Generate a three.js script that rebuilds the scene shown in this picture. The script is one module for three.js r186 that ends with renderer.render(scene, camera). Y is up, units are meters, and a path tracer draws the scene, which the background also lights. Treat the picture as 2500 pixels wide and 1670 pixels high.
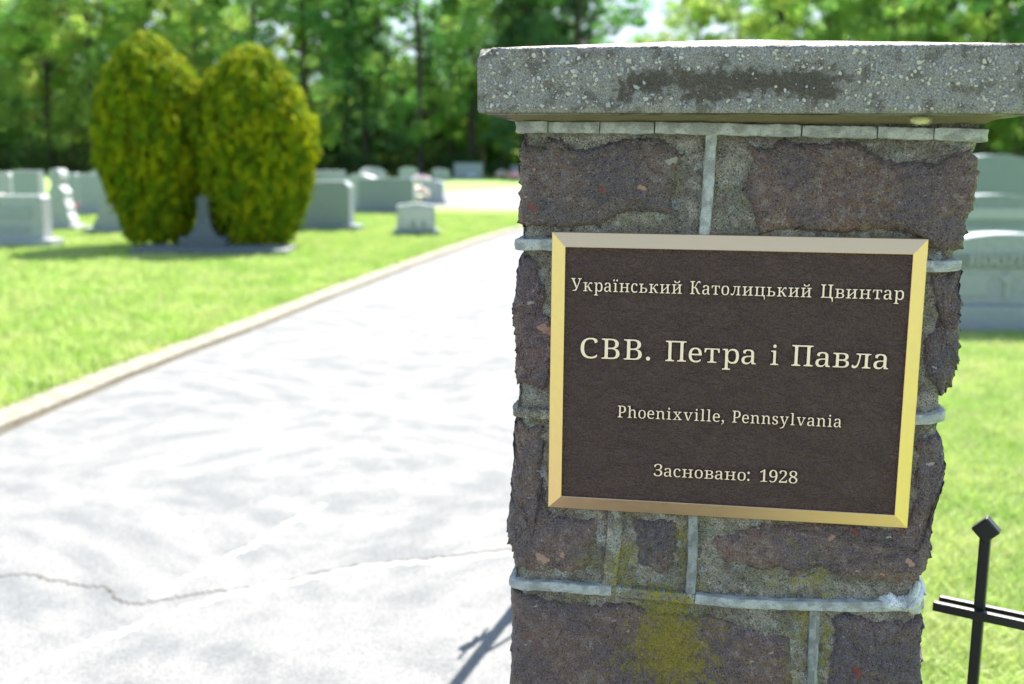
import * as THREE from 'three';
import { FontLoader } from 'three/addons/loaders/FontLoader.js';
import { RoundedBoxGeometry } from 'three/addons/geometries/RoundedBoxGeometry.js';
import { ConvexGeometry } from 'three/addons/geometries/ConvexGeometry.js';
import { mergeGeometries, mergeVertices } from 'three/addons/utils/BufferGeometryUtils.js';
import { createNoise3D, createNoise2D } from 'simplex-noise';

// ---------------------------------------------------------------- camera, sky, sun, exposure
const scene = new THREE.Scene();
const R = THREE.MathUtils.degToRad;
const camera = new THREE.PerspectiveCamera(35.489, 1024 / 684, 0.05, 900);
camera.position.set(0, 1.5, 0);
camera.rotation.set(-R(9.6805), 0, R(0.4965), 'XYZ');
camera.filmGauge = 36;
camera.focus = 1.53;
camera.userData.fStop = 3.5;

const sunDir = new THREE.Vector3(0.25, 1, -0.78).normalize();
// clear spring sky: pale at the horizon, light blue overhead, whiter round the sun
{
  const W = 1024, H = 512, d = new Float32Array(W * H * 4);
  for (let y = 0, i = 0; y < H; y++) for (let x = 0; x < W; x++, i += 4) {
    const e = ((y + 0.5) / H - 0.5) * Math.PI, a = ((x + 0.5) / W - 0.5) * 2 * Math.PI, c = Math.cos(e), h = Math.sin(e);
    const g = Math.acos(Math.min(1, Math.cos(a) * c * sunDir.x + h * sunDir.y + Math.sin(a) * c * sunDir.z)), k = Math.pow(Math.max(0, 1 - Math.max(0, h)), 3.2), m = 0.16 * Math.exp(-g * g / 0.5) + 0.3 * Math.exp(-g * g / 0.05);
    const zen = [0.115, 0.185, 0.29], hor = [0.29, 0.335, 0.365];
    for (let q = 0; q < 3; q++) d[i + q] = zen[q] + (hor[q] - zen[q]) * k + m * [1, 0.98, 0.94][q];
    d[i + 3] = 1;
  }
  const t = new THREE.DataTexture(d, W, H, THREE.RGBAFormat, THREE.FloatType); t.mapping = THREE.EquirectangularReflectionMapping; t.magFilter = THREE.LinearFilter; t.needsUpdate = true;
  scene.background = t; scene.environment = t;
}

const sun = new THREE.DirectionalLight(new THREE.Color(1, 0.95, 0.87), 5);
sun.name = 'sun';
sun.position.copy(sunDir).multiplyScalar(120).add(new THREE.Vector3(0, 0, -30));
sun.target.position.set(0, 0, -30);
sun.castShadow = true;
sun.shadow.mapSize.set(4096, 4096);
Object.assign(sun.shadow.camera, { left: -70, right: 70, top: 90, bottom: -90, near: 1, far: 300 });
scene.add(sun, sun.target);

const renderer = new THREE.WebGLRenderer({ antialias: true });
renderer.setSize(1024, 684);
renderer.toneMapping = THREE.LinearToneMapping;
renderer.toneMappingExposure = 3.95;
renderer.shadowMap.enabled = true;

// ---------------------------------------------------------------- helpers
function mulberry(a) { return () => { a = (a + 0x6d2b79f5) | 0; let t = Math.imul(a ^ (a >>> 15), 1 | a); t = (t + Math.imul(t ^ (t >>> 7), 61 | t)) ^ t; return ((t ^ (t >>> 14)) >>> 0) / 4294967296; }; }
const n3 = createNoise3D(mulberry(11)), n2 = createNoise2D(mulberry(23));
const fbm3 = (x, y, z, o = 4) => { let s = 0, a = 1, t = 0; for (let i = 0; i < o; i++) { s += a * n3(x, y, z); t += a; a *= 0.5; x *= 2.03; y *= 2.03; z *= 2.03; } return s / t; };
const fbm2 = (x, y, o = 4) => { let s = 0, a = 1, t = 0; for (let i = 0; i < o; i++) { s += a * n2(x, y); t += a; a *= 0.5; x *= 2.03; y *= 2.03; } return s / t; };
const lerp = THREE.MathUtils.lerp, clamp = THREE.MathUtils.clamp, sstep = (x, a, b) => THREE.MathUtils.smoothstep(x, a, b);
const V = (x, y, z) => new THREE.Vector3(x, y, z);
const used = new Map();
function numbered(name) { const k = used.get(name) ?? 0; used.set(name, k + 1); return k ? name + '_' + String(k).padStart(3, '0') : name; }
function thing(name, label, category, pos = [0, 0, 0], turn = 0, group) {
  const o = new THREE.Group(); o.name = numbered(name); o.position.set(...pos); o.rotation.y = turn; o.userData = { label, category };
  if (group) o.userData.group = group;
  scene.add(o); return o;
}
function mesh(name, geo, mat, parent) { const m = new THREE.Mesh(geo, mat); m.name = name; m.castShadow = m.receiveShadow = true; parent.add(m); return m; }
function struct(name, geo, mat) { const m = mesh(name, geo, mat, scene); m.userData = { kind: 'structure' }; return m; }
function tex(w, h, fn, { srgb = false, wrap = THREE.RepeatWrapping, repeat } = {}) {   // fn(x, y, out) writes linear 0..1 rgb
  const d = new Uint8Array(w * h * 4), o = [0, 0, 0], enc = (c) => (c <= 0.0031308 ? 12.92 * c : 1.055 * Math.pow(c, 1 / 2.4) - 0.055);
  const lut = new Uint8Array(4097); for (let i = 0; i <= 4096; i++) lut[i] = Math.round(255 * (srgb ? enc(i / 4096) : i / 4096));
  for (let y = 0, i = 0; y < h; y++) for (let x = 0; x < w; x++, i += 4) { fn(x, y, o); for (let c = 0; c < 3; c++) d[i + c] = lut[Math.round(clamp(o[c], 0, 1) * 4096)]; d[i + 3] = 255; }
  const t = new THREE.DataTexture(d, w, h); t.magFilter = THREE.LinearFilter; t.minFilter = THREE.LinearMipmapLinearFilter; t.generateMipmaps = true; t.wrapS = t.wrapT = wrap;
  if (srgb) t.colorSpace = THREE.SRGBColorSpace;
  if (repeat) t.repeat.set(...repeat);
  t.needsUpdate = true; return t;
}
const hash = (x, y) => { let h = Math.imul(x | 0, 374761393) ^ Math.imul(y | 0, 668265263); h = Math.imul(h ^ (h >>> 13), 1274126177); return ((h ^ (h >>> 16)) >>> 0) / 4294967296; };
function boxUV(geo, s = 1) {   // uv in metres by the main direction of each vertex normal
  const p = geo.attributes.position, n = geo.attributes.normal, uv = new Float32Array(p.count * 2);
  for (let i = 0; i < p.count; i++) {
    const ax = Math.abs(n.getX(i)), ay = Math.abs(n.getY(i)), az = Math.abs(n.getZ(i));
    const [a, b] = ay > ax && ay > az ? [p.getX(i), p.getZ(i)] : ax > az ? [p.getZ(i), p.getY(i)] : [p.getX(i), p.getY(i)];
    uv[i * 2] = a * s; uv[i * 2 + 1] = b * s;
  }
  geo.setAttribute('uv', new THREE.BufferAttribute(uv, 2)); return geo;
}
function gridGeo(nu, nv, fn, closed = false) {   // fn(i, j) -> [x, y, z, u, v]
  const pos = [], uv = [], idx = [];
  for (let j = 0; j <= nv; j++) for (let i = 0; i <= nu; i++) { const p = fn(i, j); pos.push(p[0], p[1], p[2]); uv.push(p[3], p[4]); }
  const w = nu + 1;
  for (let j = 0; j < nv; j++) for (let i = 0; i < nu; i++) { const a = j * w + i; idx.push(a, a + 1, a + w, a + 1, a + w + 1, a + w); }
  const g = new THREE.BufferGeometry(); g.setAttribute('position', new THREE.Float32BufferAttribute(pos, 3)); g.setAttribute('uv', new THREE.Float32BufferAttribute(uv, 2)); g.setIndex(idx); g.computeVertexNormals(); return g;
}
const std = (o) => new THREE.MeshStandardMaterial(o), phys = (o) => new THREE.MeshPhysicalMaterial(o);
const rgb = (r, g, b) => new THREE.Color().setRGB(r, g, b);

// ---------------------------------------------------------------- ground, roads, kerb
const lawnTex = tex(512, 512, (x, y, o) => {
  const a = x / 512 * Math.PI * 2, b = y / 512 * Math.PI * 2, r = 1.2;
  const n = fbm3(Math.cos(a) * r + 3, Math.sin(a) * r + Math.cos(b) * r, Math.sin(b) * r, 4) * 0.5 + 0.5, h = hash(x, y) * 0.5 + hash(x >> 2, y >> 1) * 0.5;
  const k = 0.7 + 0.5 * h, d = sstep(n, 0.45, 0.75);
  o[0] = lerp(0.15, 0.22, d) * k; o[1] = lerp(0.26, 0.3, d) * k; o[2] = lerp(0.045, 0.075, d) * k;
}, { srgb: true });
const lawnMat = std({ map: lawnTex, roughness: 1 });
const lawn = struct('lawn', boxUV(new THREE.PlaneGeometry(900, 900, 1, 1).rotateX(-Math.PI / 2), 1 / 2.7), lawnMat);
lawn.position.set(0, 0, -200);

const roadTex = tex(1024, 1024, (x, y, o) => {
  const a = x / 1024 * Math.PI * 2, b = y / 1024 * Math.PI * 2, r = 1.5;
  const n = fbm3(Math.cos(a) * r + 9, Math.sin(a) * r + Math.cos(b) * r, Math.sin(b) * r, 8) * 0.5 + 0.5;
  const g = hash(x, y), g2 = hash(x >> 1, (y >> 1) + 99), p = clamp(sstep(n, 0.2, 0.72) + 0.35 * (g2 - 0.5), 0, 1);
  const k = 0.68 + 0.3 * g + 0.3 * g2;
  o[0] = lerp(0.112, 0.166, p) * k; o[1] = lerp(0.117, 0.166, p) * k; o[2] = lerp(0.122, 0.165, p) * k;
}, { srgb: true });
const roadBump = tex(512, 512, (x, y, o) => { const g = 0.5 * hash(x, y) + 0.5 * hash((x >> 1) + 7, y >> 1); o[0] = o[1] = o[2] = g; });
const roadMat = std({ map: roadTex, bumpMap: roadBump, bumpScale: 0.003, roughness: 0.95 });
roadBump.repeat.set(3, 3);
function flat(pts, y, s) { const sh = new THREE.Shape(pts.map(([x, z]) => new THREE.Vector2(x, -z))); const g = new THREE.ShapeGeometry(sh).rotateX(-Math.PI / 2); g.translate(0, y, 0); return boxUV(g, s); }
const spline = (pts, n) => new THREE.CatmullRomCurve3(pts.map(([x, z]) => V(x, 0, z)), false, 'centripetal').getSpacedPoints(n).map((p) => [p.x, p.z]);
const kerbLine = spline([[-6.2, 14], [-4.1, 6], [-3.35, 0], [-2.99, -3.6], [-2.81, -5.71], [-2.64, -7.26], [-2.33, -9.17], [-1.87, -12.26], [-1.18, -16.52], [0.14, -23.26], [2.6, -31.2]], 90);
const rightEdge = spline([[6.5, -31], [4.2, -24], [2.5, -16], [1.5, -10], [0.85, -6], [0.42, -3.2], [0.3, -2.2], [0.45, -1.3], [1.2, 0], [3, 3], [7, 7], [12, 14]], 60);
struct('driveway', flat([...kerbLine, ...rightEdge], 0.004, 1 / 3.1), roadMat);
struct('cross_road', flat([[-4.7, -41], [-2.43, -34], [0.18, -32.4], [2.8, -31.35], [6.5, -31.15], [20, -29], [40, -30], [40, -60], [16, -62], [6, -61.5], [0.32, -59], [-4.18, -47.7]], 0.008, 1 / 3.1), roadMat);
struct('street', flat([[-60, 14.05], [60, 14.05], [60, 24], [-60, 24]], 0.004, 1 / 3.1), roadMat);

const kerbTex = tex(512, 512, (x, y, o) => { const n = fbm2(x / 60, y / 60, 4) * 0.5 + 0.5, k = 0.8 + 0.3 * hash(x, y); const d = sstep(n, 0.3, 0.75); o[0] = lerp(0.155, 0.225, d) * k; o[1] = lerp(0.142, 0.21, d) * k; o[2] = lerp(0.108, 0.168, d) * k; }, { srgb: true });
const kerbMat = std({ map: kerbTex, roughness: 0.95, bumpMap: kerbTex, bumpScale: 0.006 });
{
  const prof = [[0.0, -0.1], [0.0, 0.024], [-0.012, 0.032], [-0.1, 0.036], [-0.22, 0.036], [-0.24, 0.028], [-0.25, -0.1]];
  const n = kerbLine.length - 1;
  struct('kerb', gridGeo(prof.length - 1, n, (i, j) => {
    const a = kerbLine[Math.max(0, j - 1)], b = kerbLine[Math.min(n, j + 1)], t = V(b[0] - a[0], 0, b[1] - a[1]).normalize(), side = V(t.z, 0, -t.x);   // side points to the lawn when multiplied by -prof
    const [px, pz] = kerbLine[j], w = -prof[i][0] + 0.012 * n2(j * 0.7, i), h = prof[i][1] + 0.006 * n2(j * 0.9 + 40, i);
    return [px + side.x * w, h, pz + side.z * w, i * 0.07, j * 0.45];
  }), kerbMat);
}
// dark brown strip along the road side of the kerb, cracks and pale sealed seams in the asphalt
function ribbon(pts, w, y, seed, rough = 0.5, n = 160) {
  const c = spline(pts, n);
  return gridGeo(3, n, (i, j) => {   // a low mound whose edges dip under the asphalt
    const a = c[Math.max(0, j - 1)], b = c[Math.min(n, j + 1)], t = V(b[0] - a[0], 0, b[1] - a[1]).normalize(), s = [-1, -0.6, 0.6, 1][i];
    const wob = rough * w * n2(j * 0.23 + seed, seed), ww = w * (0.55 + 0.75 * Math.abs(n2(j * 0.31 + Math.sign(s) * 9, seed + 5))) * 0.5;
    return [c[j][0] - t.z * (s * ww + wob), i % 3 ? y : 0.002, c[j][1] + t.x * (s * ww + wob), i, j / 8];
  });
}
const edgeStripMat = std({ color: rgb(0.066, 0.052, 0.028), roughness: 1 }), sealMat = std({ color: rgb(0.235, 0.235, 0.235), roughness: 0.9 }), crackMat = std({ color: rgb(0.1, 0.09, 0.07), roughness: 1 });
struct('kerb_edge_strip', ribbon(kerbLine.filter(([, z]) => z < 2).map(([x, z]) => [x + 0.026, z]), 0.055, 0.0085, 3, 0.2, 260), edgeStripMat);
struct('asphalt_crack', ribbon([[-2.1, -3.62], [-1.84, -3.66], [-1.75, -3.67], [-1.66, -3.63], [-1.49, -3.57], [-1.41, -3.55], [-1.36, -3.47], [-1.31, -3.43], [-1.24, -3.43], [-1.15, -3.48], [-1.06, -3.52], [-0.93, -3.56], [-0.82, -3.61], [-0.71, -3.7], [-0.6, -3.77], [-0.47, -3.82], [-0.28, -3.87], [0.02, -3.97], [0.4, -4.02]], 0.009, 0.0066, 7, 1.6, 520), crackMat);
struct('asphalt_seam', ribbon([[-1.62, -2.4], [-1.45, -2.86], [-1.4, -3.0], [-1.31, -3.12], [-1.23, -3.22], [-1.14, -3.33], [-1.04, -3.45], [-0.93, -3.54], [-0.77, -3.63], [-0.5, -3.79], [-0.28, -3.84], [0.02, -3.93]], 0.06, 0.0062, 17, 0.2), sealMat);
struct('asphalt_seam_001', ribbon([[-1.22, -3.46], [-1.17, -3.62], [-1.11, -3.75], [-1.03, -3.93], [-0.94, -4.18], [-0.82, -4.5]], 0.055, 0.0064, 27, 0.4), sealMat);

// ---------------------------------------------------------------- stone gate pillar
const PIL = [0.30601, 0, -1.47333], TURN = -R(8.9337), VC = 1.19743;   // VC: height of the plaque's centre; face coordinates are metres from it
const FU0 = -0.45, FV0 = -0.75, FW = 0.9, FH = 1.2;
const lichens = [[-0.136, -0.275, 0.02, 0.034, 1], [-0.057, -0.253, 0.012, 0.05, 1], [-0.084, -0.332, 0.05, 0.022, 0.85], [-0.078, -0.398, 0.05, 0.045, 0.85], [-0.115, -0.44, 0.05, 0.04, 0.6], [-0.05, -0.45, 0.045, 0.05, 0.7], [-0.206, -0.282, 0.018, 0.012, 0.7], [-0.067, -0.367, 0.045, 0.03, 0.9], [-0.227, -0.347, 0.014, 0.01, 0.7], [-0.17, -0.279, 0.012, 0.012, 0.8],
  [0.074, -0.305, 0.011, 0.02, 0.9], [0.137, -0.293, 0.02, 0.02, 1.2], [0.105, -0.301, 0.006, 0.012, 0.9], [0.155, -0.318, 0.01, 0.012, 0.9], [0.119, -0.348, 0.018, 0.013, 1], [0.153, -0.371, 0.011, 0.03, 0.9], [0.153, -0.42, 0.011, 0.03, 0.9], [0.124, -0.379, 0.012, 0.03, 0.55], [-0.03, -0.43, 0.05, 0.04, 0.5], [-0.02, -0.29, 0.02, 0.05, 0.35], [0.11, -0.43, 0.02, 0.06, 0.45], [-0.16, -0.31, 0.03, 0.02, 0.5], [0.1, -0.235, 0.01, 0.008, 0.6], [-0.28, 0.318, 0.02, 0.008, 0.3]];
const lichenAt = (u, v) => {
  if (v > -0.2 && v < 0.3) return 0;
  let s = 0; for (const [a, b, ra, rb, k] of lichens) { const x = (u - a) / ra, y = (v - b) / rb, q = x * x + y * y; if (q < 5) s += k * Math.exp(-q * 0.9); }
  if (s < 0.03) return 0;
  const n = 0.6 * (fbm2(u * 90 + 31, v * 90, 4) * 0.5 + 0.5) + 0.4 * (fbm2(u * 26 + 5, v * 26 + 60, 2) * 0.5 + 0.5) + 0.25 * (hash(u * 2000, v * 2000) - 0.5);
  const f = n2(u * 260, v * 260) * 0.5 + 0.5; return sstep(s * 0.8 + (n - 0.5) * 2.9, 0.42, 1.05) * (0.3 + 0.7 * sstep(f + s * 0.25, 0.35, 0.85));
};
const TW = 1536, TH = 2048, px2u = (x) => FU0 + (x + 0.5) / TW * FW, px2v = (y) => FV0 + (y + 0.5) / TH * FH;
const rngP = mulberry(5);
const pebbles = [[-0.13, 0.266, 0.006, 1], [-0.09, 0.303, 0.008, 2], [-0.283, 0.236, 0.008, 3], [-0.185, 0.262, 0.006, 3], [-0.262, -0.284, 0.011, 1], [-0.262, 0.062, 0.012, 1], [-0.285, 0.1, 0.005, 2], [-0.232, -0.276, 0.006, 1], [-0.253, -0.19, 0.007, 3], [0.2, -0.425, 0.011, 3], [0.185, -0.215, 0.006, 3], [0.153, -0.225, 0.006, 1], [0.262, -0.255, 0.008, 1], [0.28, -0.11, 0.005, 2]];
for (let i = 0; i < 260; i++) pebbles.push([FU0 + rngP() * FW, FV0 + rngP() * FH, 0.0015 + 0.0035 * rngP() * rngP(), [1, 2, 2, 3, 4, 2][Math.floor(rngP() * 6)]]);
const pebGrid = new Map(); pebbles.forEach((p) => { for (let a = -1; a <= 1; a++) for (let b = -1; b <= 1; b++) { const k = (Math.floor(p[0] / 0.02) + a) * 1000 + Math.floor(p[1] / 0.02) + b; if (!pebGrid.has(k)) pebGrid.set(k, []); pebGrid.get(k).push(p); } });
const pebCol = { 1: [0.33, 0.2, 0.165], 2: [0.3, 0.27, 0.25], 3: [0.19, 0.06, 0.05], 4: [0.05, 0.04, 0.04] };
const stoneH = new Float32Array(TW * TH);
const stoneTex = tex(TW, TH, (x, y, o) => {
  const u = px2u(x), v = px2v(y);
  const big = fbm2(u * 7 + 3, v * 9 + 8, 3), mid = fbm2(u * 38 + 50, v * 38, 3), fine = n2(u * 420, v * 420), h1 = hash(x, y), h2 = hash((x >> 1) + 17, (y >> 1) + 5), h3 = hash((x / 3 | 0) + 177, (y / 3 | 0) + 53);
  const gr5 = n2(u * 260 + 9, v * 260 + 4); let g = 0.68 + 0.24 * h1 + 0.3 * h2 + 0.26 * h3 + 0.24 * fine + 0.26 * gr5 + 0.22 * mid;
  if (h2 > 0.965) g *= 1.9; if (h3 < 0.05) g *= 0.5;
  const w = sstep(big, -0.45, 0.5), gr = sstep(mid + big * 0.7, 0.25, 0.75);
  let r = lerp(0.112, 0.145, w), gg = lerp(0.09, 0.1, w), b = lerp(0.093, 0.088, w);
  r = lerp(r, 0.17, gr * 0.6); gg = lerp(gg, 0.15, gr * 0.6); b = lerp(b, 0.14, gr * 0.6);
  r *= g; gg *= g; b *= g;
  let ht = 0.5 + 0.22 * mid + 0.2 * (h2 - 0.5) + 0.2 * (h3 - 0.5) + 0.16 * fine + 0.2 * gr5;
  const near = pebGrid.get(Math.floor(u / 0.02) * 1000 + Math.floor(v / 0.02));
  if (near) for (const [a, c, rad, k] of near) { const dx = u - a, dy = v - c, an = Math.atan2(dy, dx), q = Math.hypot(dx, dy * 1.25) / (rad * (0.8 + 0.3 * Math.sin(an * 2 + a * 900) + 0.15 * Math.sin(an * 5 + c * 700))); if (q < 1) { const [pr, pg, pb] = pebCol[k], kk = 0.85 + 0.3 * h1; r = pr * kk; gg = pg * kk; b = pb * kk; ht = 0.75; } }
  const l = lichenAt(u, v); if (l > 0) { const k = 0.65 + 0.6 * h2; r = lerp(r, 0.235 * k, l * 0.9); gg = lerp(gg, 0.2 * k, l * 0.9); b = lerp(b, 0.018 * k, l * 0.9); ht += 0.1 * l; }
  stoneH[y * TW + x] = ht; o[0] = r; o[1] = gg; o[2] = b;
}, { srgb: true, wrap: THREE.MirroredRepeatWrapping });
const stoneBump = tex(TW, TH, (x, y, o) => { o[0] = o[1] = o[2] = stoneH[y * TW + x]; }, { wrap: THREE.MirroredRepeatWrapping });
const mortH = new Float32Array(TW * TH);
const mortTex = tex(TW, TH, (x, y, o) => {
  const u = px2u(x), v = px2v(y);
  const big = fbm2(u * 9 + 13, v * 11 + 3, 3), mid = fbm2(u * 55 + 20, v * 55, 3), h1 = hash(x + 3, y), h2 = hash((x >> 1) + 7, (y >> 1) + 9), h3 = hash((x / 3 | 0) + 71, (y / 3 | 0) + 3);
  const gr5 = n2(u * 280 + 19, v * 280 + 44); let g = 0.58 + 0.28 * h1 + 0.36 * h2 + 0.28 * h3 + 0.34 * gr5 + 0.22 * mid; if (h2 > 0.95) g *= 1.55; if (h3 < 0.08) g *= 0.5;
  const w = sstep(big + 0.25 * mid, -0.35, 0.45), ol = sstep(fbm2(u * 13 - 9, v * 13 + 5, 3), 0.05, 0.5), pale = sstep(fbm2(u * 22 + 77, v * 22, 3), 0.28, 0.6), te = sstep(fbm2(u * 16 + 7, v * 16 - 40, 3), 0.3, 0.55);
  let r = lerp(0.15, 0.262, w), gg = lerp(0.128, 0.23, w), b = lerp(0.108, 0.195, w);
  r = lerp(r, 0.17, ol * 0.7); gg = lerp(gg, 0.155, ol * 0.7); b = lerp(b, 0.105, ol * 0.7);
  r = lerp(r, 0.31, pale * 0.6); gg = lerp(gg, 0.32, pale * 0.6); b = lerp(b, 0.31, pale * 0.6);
  r = lerp(r, 0.165, te * 0.4); gg = lerp(gg, 0.19, te * 0.4); b = lerp(b, 0.18, te * 0.4);
  r *= g; gg *= g; b *= g;
  const l = lichenAt(u, v); if (l > 0) { const k = 0.65 + 0.6 * h2; r = lerp(r, 0.25 * k, l * 0.88); gg = lerp(gg, 0.215 * k, l * 0.88); b = lerp(b, 0.022 * k, l * 0.88); }
  mortH[y * TW + x] = 0.5 + 0.25 * mid + 0.25 * (h2 - 0.5) + 0.25 * (h3 - 0.5) + 0.25 * gr5; o[0] = r; o[1] = gg; o[2] = b;
}, { srgb: true, wrap: THREE.MirroredRepeatWrapping });
const mortBump = tex(TW, TH, (x, y, o) => { o[0] = o[1] = o[2] = mortH[y * TW + x]; }, { wrap: THREE.MirroredRepeatWrapping });
const beadTex = tex(768, 768, (x, y, o) => {
  const n = fbm2(x / 90, y / 90, 4) * 0.5 + 0.5, h1 = hash(x, y + 1), h2 = hash((x >> 1) + 3, (y >> 1) + 19), k = 0.68 + 0.26 * h1 + 0.3 * h2; const d = sstep(n, 0.3, 0.7); let f = h2 < 0.05 ? 0.55 : 1;
  const l = sstep(fbm2(x / 40 + 90, y / 40, 3), 0.45, 0.6) * 0.5;
  o[0] = lerp(lerp(0.29, 0.46, d), 0.2, l) * k * f; o[1] = lerp(lerp(0.29, 0.46, d), 0.19, l) * k * f; o[2] = lerp(lerp(0.275, 0.445, d), 0.12, l) * k * f;
}, { srgb: true });
const faceUV = (u, v) => [(u - FU0) / FW, (v - FV0) / FH];
const stoneMat = std({ map: stoneTex, bumpMap: stoneBump, bumpScale: 0.0035, roughness: 0.93 });
const mortMat = std({ map: mortTex, bumpMap: mortBump, bumpScale: 0.003, roughness: 0.97 });
const beadMat = std({ map: beadTex, bumpMap: beadTex, bumpScale: 0.0012, roughness: 0.95 });
const whiteMat = std({ map: beadTex, color: rgb(1.75, 1.75, 1.75), bumpMap: beadTex, bumpScale: 0.002, roughness: 0.95 });

const pillar = thing('gate_pillar', 'brown stone gate pillar with raised grey mortar joints and pebbled concrete cap', 'pillar', PIL, TURN);
const ZW = -0.014, DEP = 0.61;   // wall plane and depth of the pillar
const tab = (t, v) => { if (v >= t[0][0]) return t[0][1]; for (let i = 1; i < t.length; i++) if (v >= t[i][0]) return lerp(t[i][1], t[i - 1][1], (v - t[i][0]) / (t[i - 1][0] - t[i][0])); return t[t.length - 1][1]; };
const coreR = [[0.345, 0.312], [0.326, 0.309], [0.3, 0.3], [0.186, 0.291], [0.1, 0.288], [-0.023, 0.287], [-0.066, 0.287], [-0.2, 0.276], [-0.275, 0.277], [-0.34, 0.277], [-1.2, 0.278]];
const coreL = [[0.334, -0.297], [0.204, -0.298], [0.169, -0.297], [-0.046, -0.302], [-0.1, -0.3], [-0.338, -0.304], [-1.2, -0.305]];
{
  const NF = 150, NS = 60, v0 = -VC, v1 = 0.36, NV = 330;
  mesh('mortar_core', gridGeo(NF + NS + NF / 2 + NS, NV, (i, j) => {
    const v = lerp(v0, v1, j / NV), l = tab(coreL, v), r = tab(coreR, v);
    let x, z, nx = 0, nz = 0, u;
    if (i <= NF) { const t = i / NF; x = lerp(l, r, t); z = ZW; nz = 1; u = x; const e = Math.min(x - l, r - x); if (e < 0.012) z -= (0.012 - e) ** 2 * 40; }
    else if (i <= NF + NS) { const t = (i - NF) / NS; x = r; z = ZW - DEP * t; nx = 1; u = r + DEP * t; if (i === NF + 1) z = ZW - 0.012; }
    else if (i <= NF * 1.5 + NS) { const t = (i - NF - NS) / (NF / 2); x = lerp(r, l, t); z = ZW - DEP; nz = -1; u = r + DEP + (r - x); }
    else { const t = (i - NF * 1.5 - NS) / NS; x = l; z = ZW - DEP * (1 - t); nx = -1; u = l - DEP * (1 - t); }
    const d = 0.0035 * fbm3(x * 26, v * 26, z * 26, 3) + 0.0028 * fbm3(x * 90, v * 90, z * 90, 2) - 0.001;
    return [x + nx * d, v + VC, z + nz * d, ...faceUV(u, v)];
  }), mortMat, pillar);
}
// One building stone: a closed lump with the outline P (face coordinates), a domed rough front and sides that run back into the pillar.
function resample(P, n) { const c = new THREE.CatmullRomCurve3(P.map(([a, b]) => V(a, b, 0)), true, 'centripetal', 0.5); return c.getSpacedPoints(n).slice(0, n).map((p) => [p.x, p.y]); }
function stoneGeo(P, { depth = 0.14, seed = 0, n = 170, rings = 36, out = 0.011, center, amp = 1, toUV = faceUV } = {}) {
  const L = resample(P, n);
  let cx = 0, cy = 0; L.forEach(([a, b]) => { cx += a / n; cy += b / n; }); if (center) [cx, cy] = center;
  L.forEach((p) => { const d = Math.hypot(p[0] - cx, p[1] - cy) || 1; p[0] += (p[0] - cx) / d * 0.002; p[1] += clamp(p[1] - cy, -0.02, 0.02) / 0.02 * 0.005; });
  const pos = [], uv = [], idx = [], rows = rings + 6;
  const S = seed * 7.3;
  const Q = L.map((_, j) => { let a = 0, b = 0; const w = Math.round(n / 14); for (let q = -w; q <= w; q++) { const p = L[(j + q + n) % n]; a += p[0]; b += p[1]; } return [a / (2 * w + 1), b / (2 * w + 1)]; });
  const toEdge = (x, y) => { let m = 1e9; for (let i = 0; i < n; i++) { const [a, b] = L[i], [c, d] = L[(i + 1) % n], ex = c - a, ey = d - b, t = clamp(((x - a) * ex + (y - b) * ey) / (ex * ex + ey * ey || 1), 0, 1), qx = a + ex * t - x, qy = b + ey * t - y, q = qx * qx + qy * qy; if (q < m) m = q; } return Math.sqrt(m); };
  for (let k = 0; k <= rows; k++) for (let j = 0; j < n; j++) {
    let [a, b] = L[j]; const wob = 0.003 * fbm3(a * 60 + S, b * 60, S, 3) + 0.0022 * n3(a * 170, b * 170, S); const dl = Math.hypot(a - cx, b - cy) || 1;
    a += (a - cx) / dl * wob; b += (b - cy) / dl * wob;
    let s, z;
    if (k <= rings) { s = 1 - Math.pow(1 - k / rings, 1.4); const f = sstep(s, 0.72, 1); a = lerp(Q[j][0], a, f); b = lerp(Q[j][1], b, f); const X = cx + (a - cx) * s, Y = cy + (b - cy) * s, edge = k === rings ? 0 : Math.max(0, toEdge(X, Y) + wob); z = ZW - 0.013 + (0.015 + out) * (1 - Math.exp(-edge / 0.0055)); }
    else { const t = (k - rings) / 6; s = 1 + (0.006 * Math.sin(t * Math.PI)) / dl; z = ZW - 0.013 - (depth - 0.013) * t; }
    const x = cx + (a - cx) * s, y = cy + (b - cy) * s;
    z += (k <= rings ? 1 : 0.2) * amp * (0.003 * fbm3(x * 13 + S, y * 13, S, 3) + 0.0044 * fbm3(x * 48, y * 48, S + 4, 3) + 0.0018 * fbm3(x * 170, y * 170, S, 2));
    let xx = x, yy = y; if (k > rings) { const d = 0.004 * fbm3(x * 40, y * 40, z * 40 + S, 2); xx += (x - cx) / dl * d; yy += (y - cy) / dl * d; }
    pos.push(xx, yy + VC, z); uv.push(...toUV(xx, yy + (k > rings ? z - ZW : 0)));
  }
  for (let k = 0; k < rows; k++) for (let j = 0; j < n; j++) { const a = k * n + j, b = k * n + (j + 1) % n; idx.push(a, b, a + n, b, b + n, a + n); }
  const g = new THREE.BufferGeometry(); g.setAttribute('position', new THREE.Float32BufferAttribute(pos, 3)); g.setAttribute('uv', new THREE.Float32BufferAttribute(uv, 2));
  // the outline runs either way round: make the front face outward
  let area = 0; for (let j = 0; j < n; j++) { const [a, b] = L[j], [c, d] = L[(j + 1) % n]; area += a * d - c * b; }
  if (area < 0) for (let i = 0; i < idx.length; i += 3) { const t = idx[i]; idx[i] = idx[i + 1]; idx[i + 1] = t; }
  g.setIndex(idx); g.computeVertexNormals(); return g;
}
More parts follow.
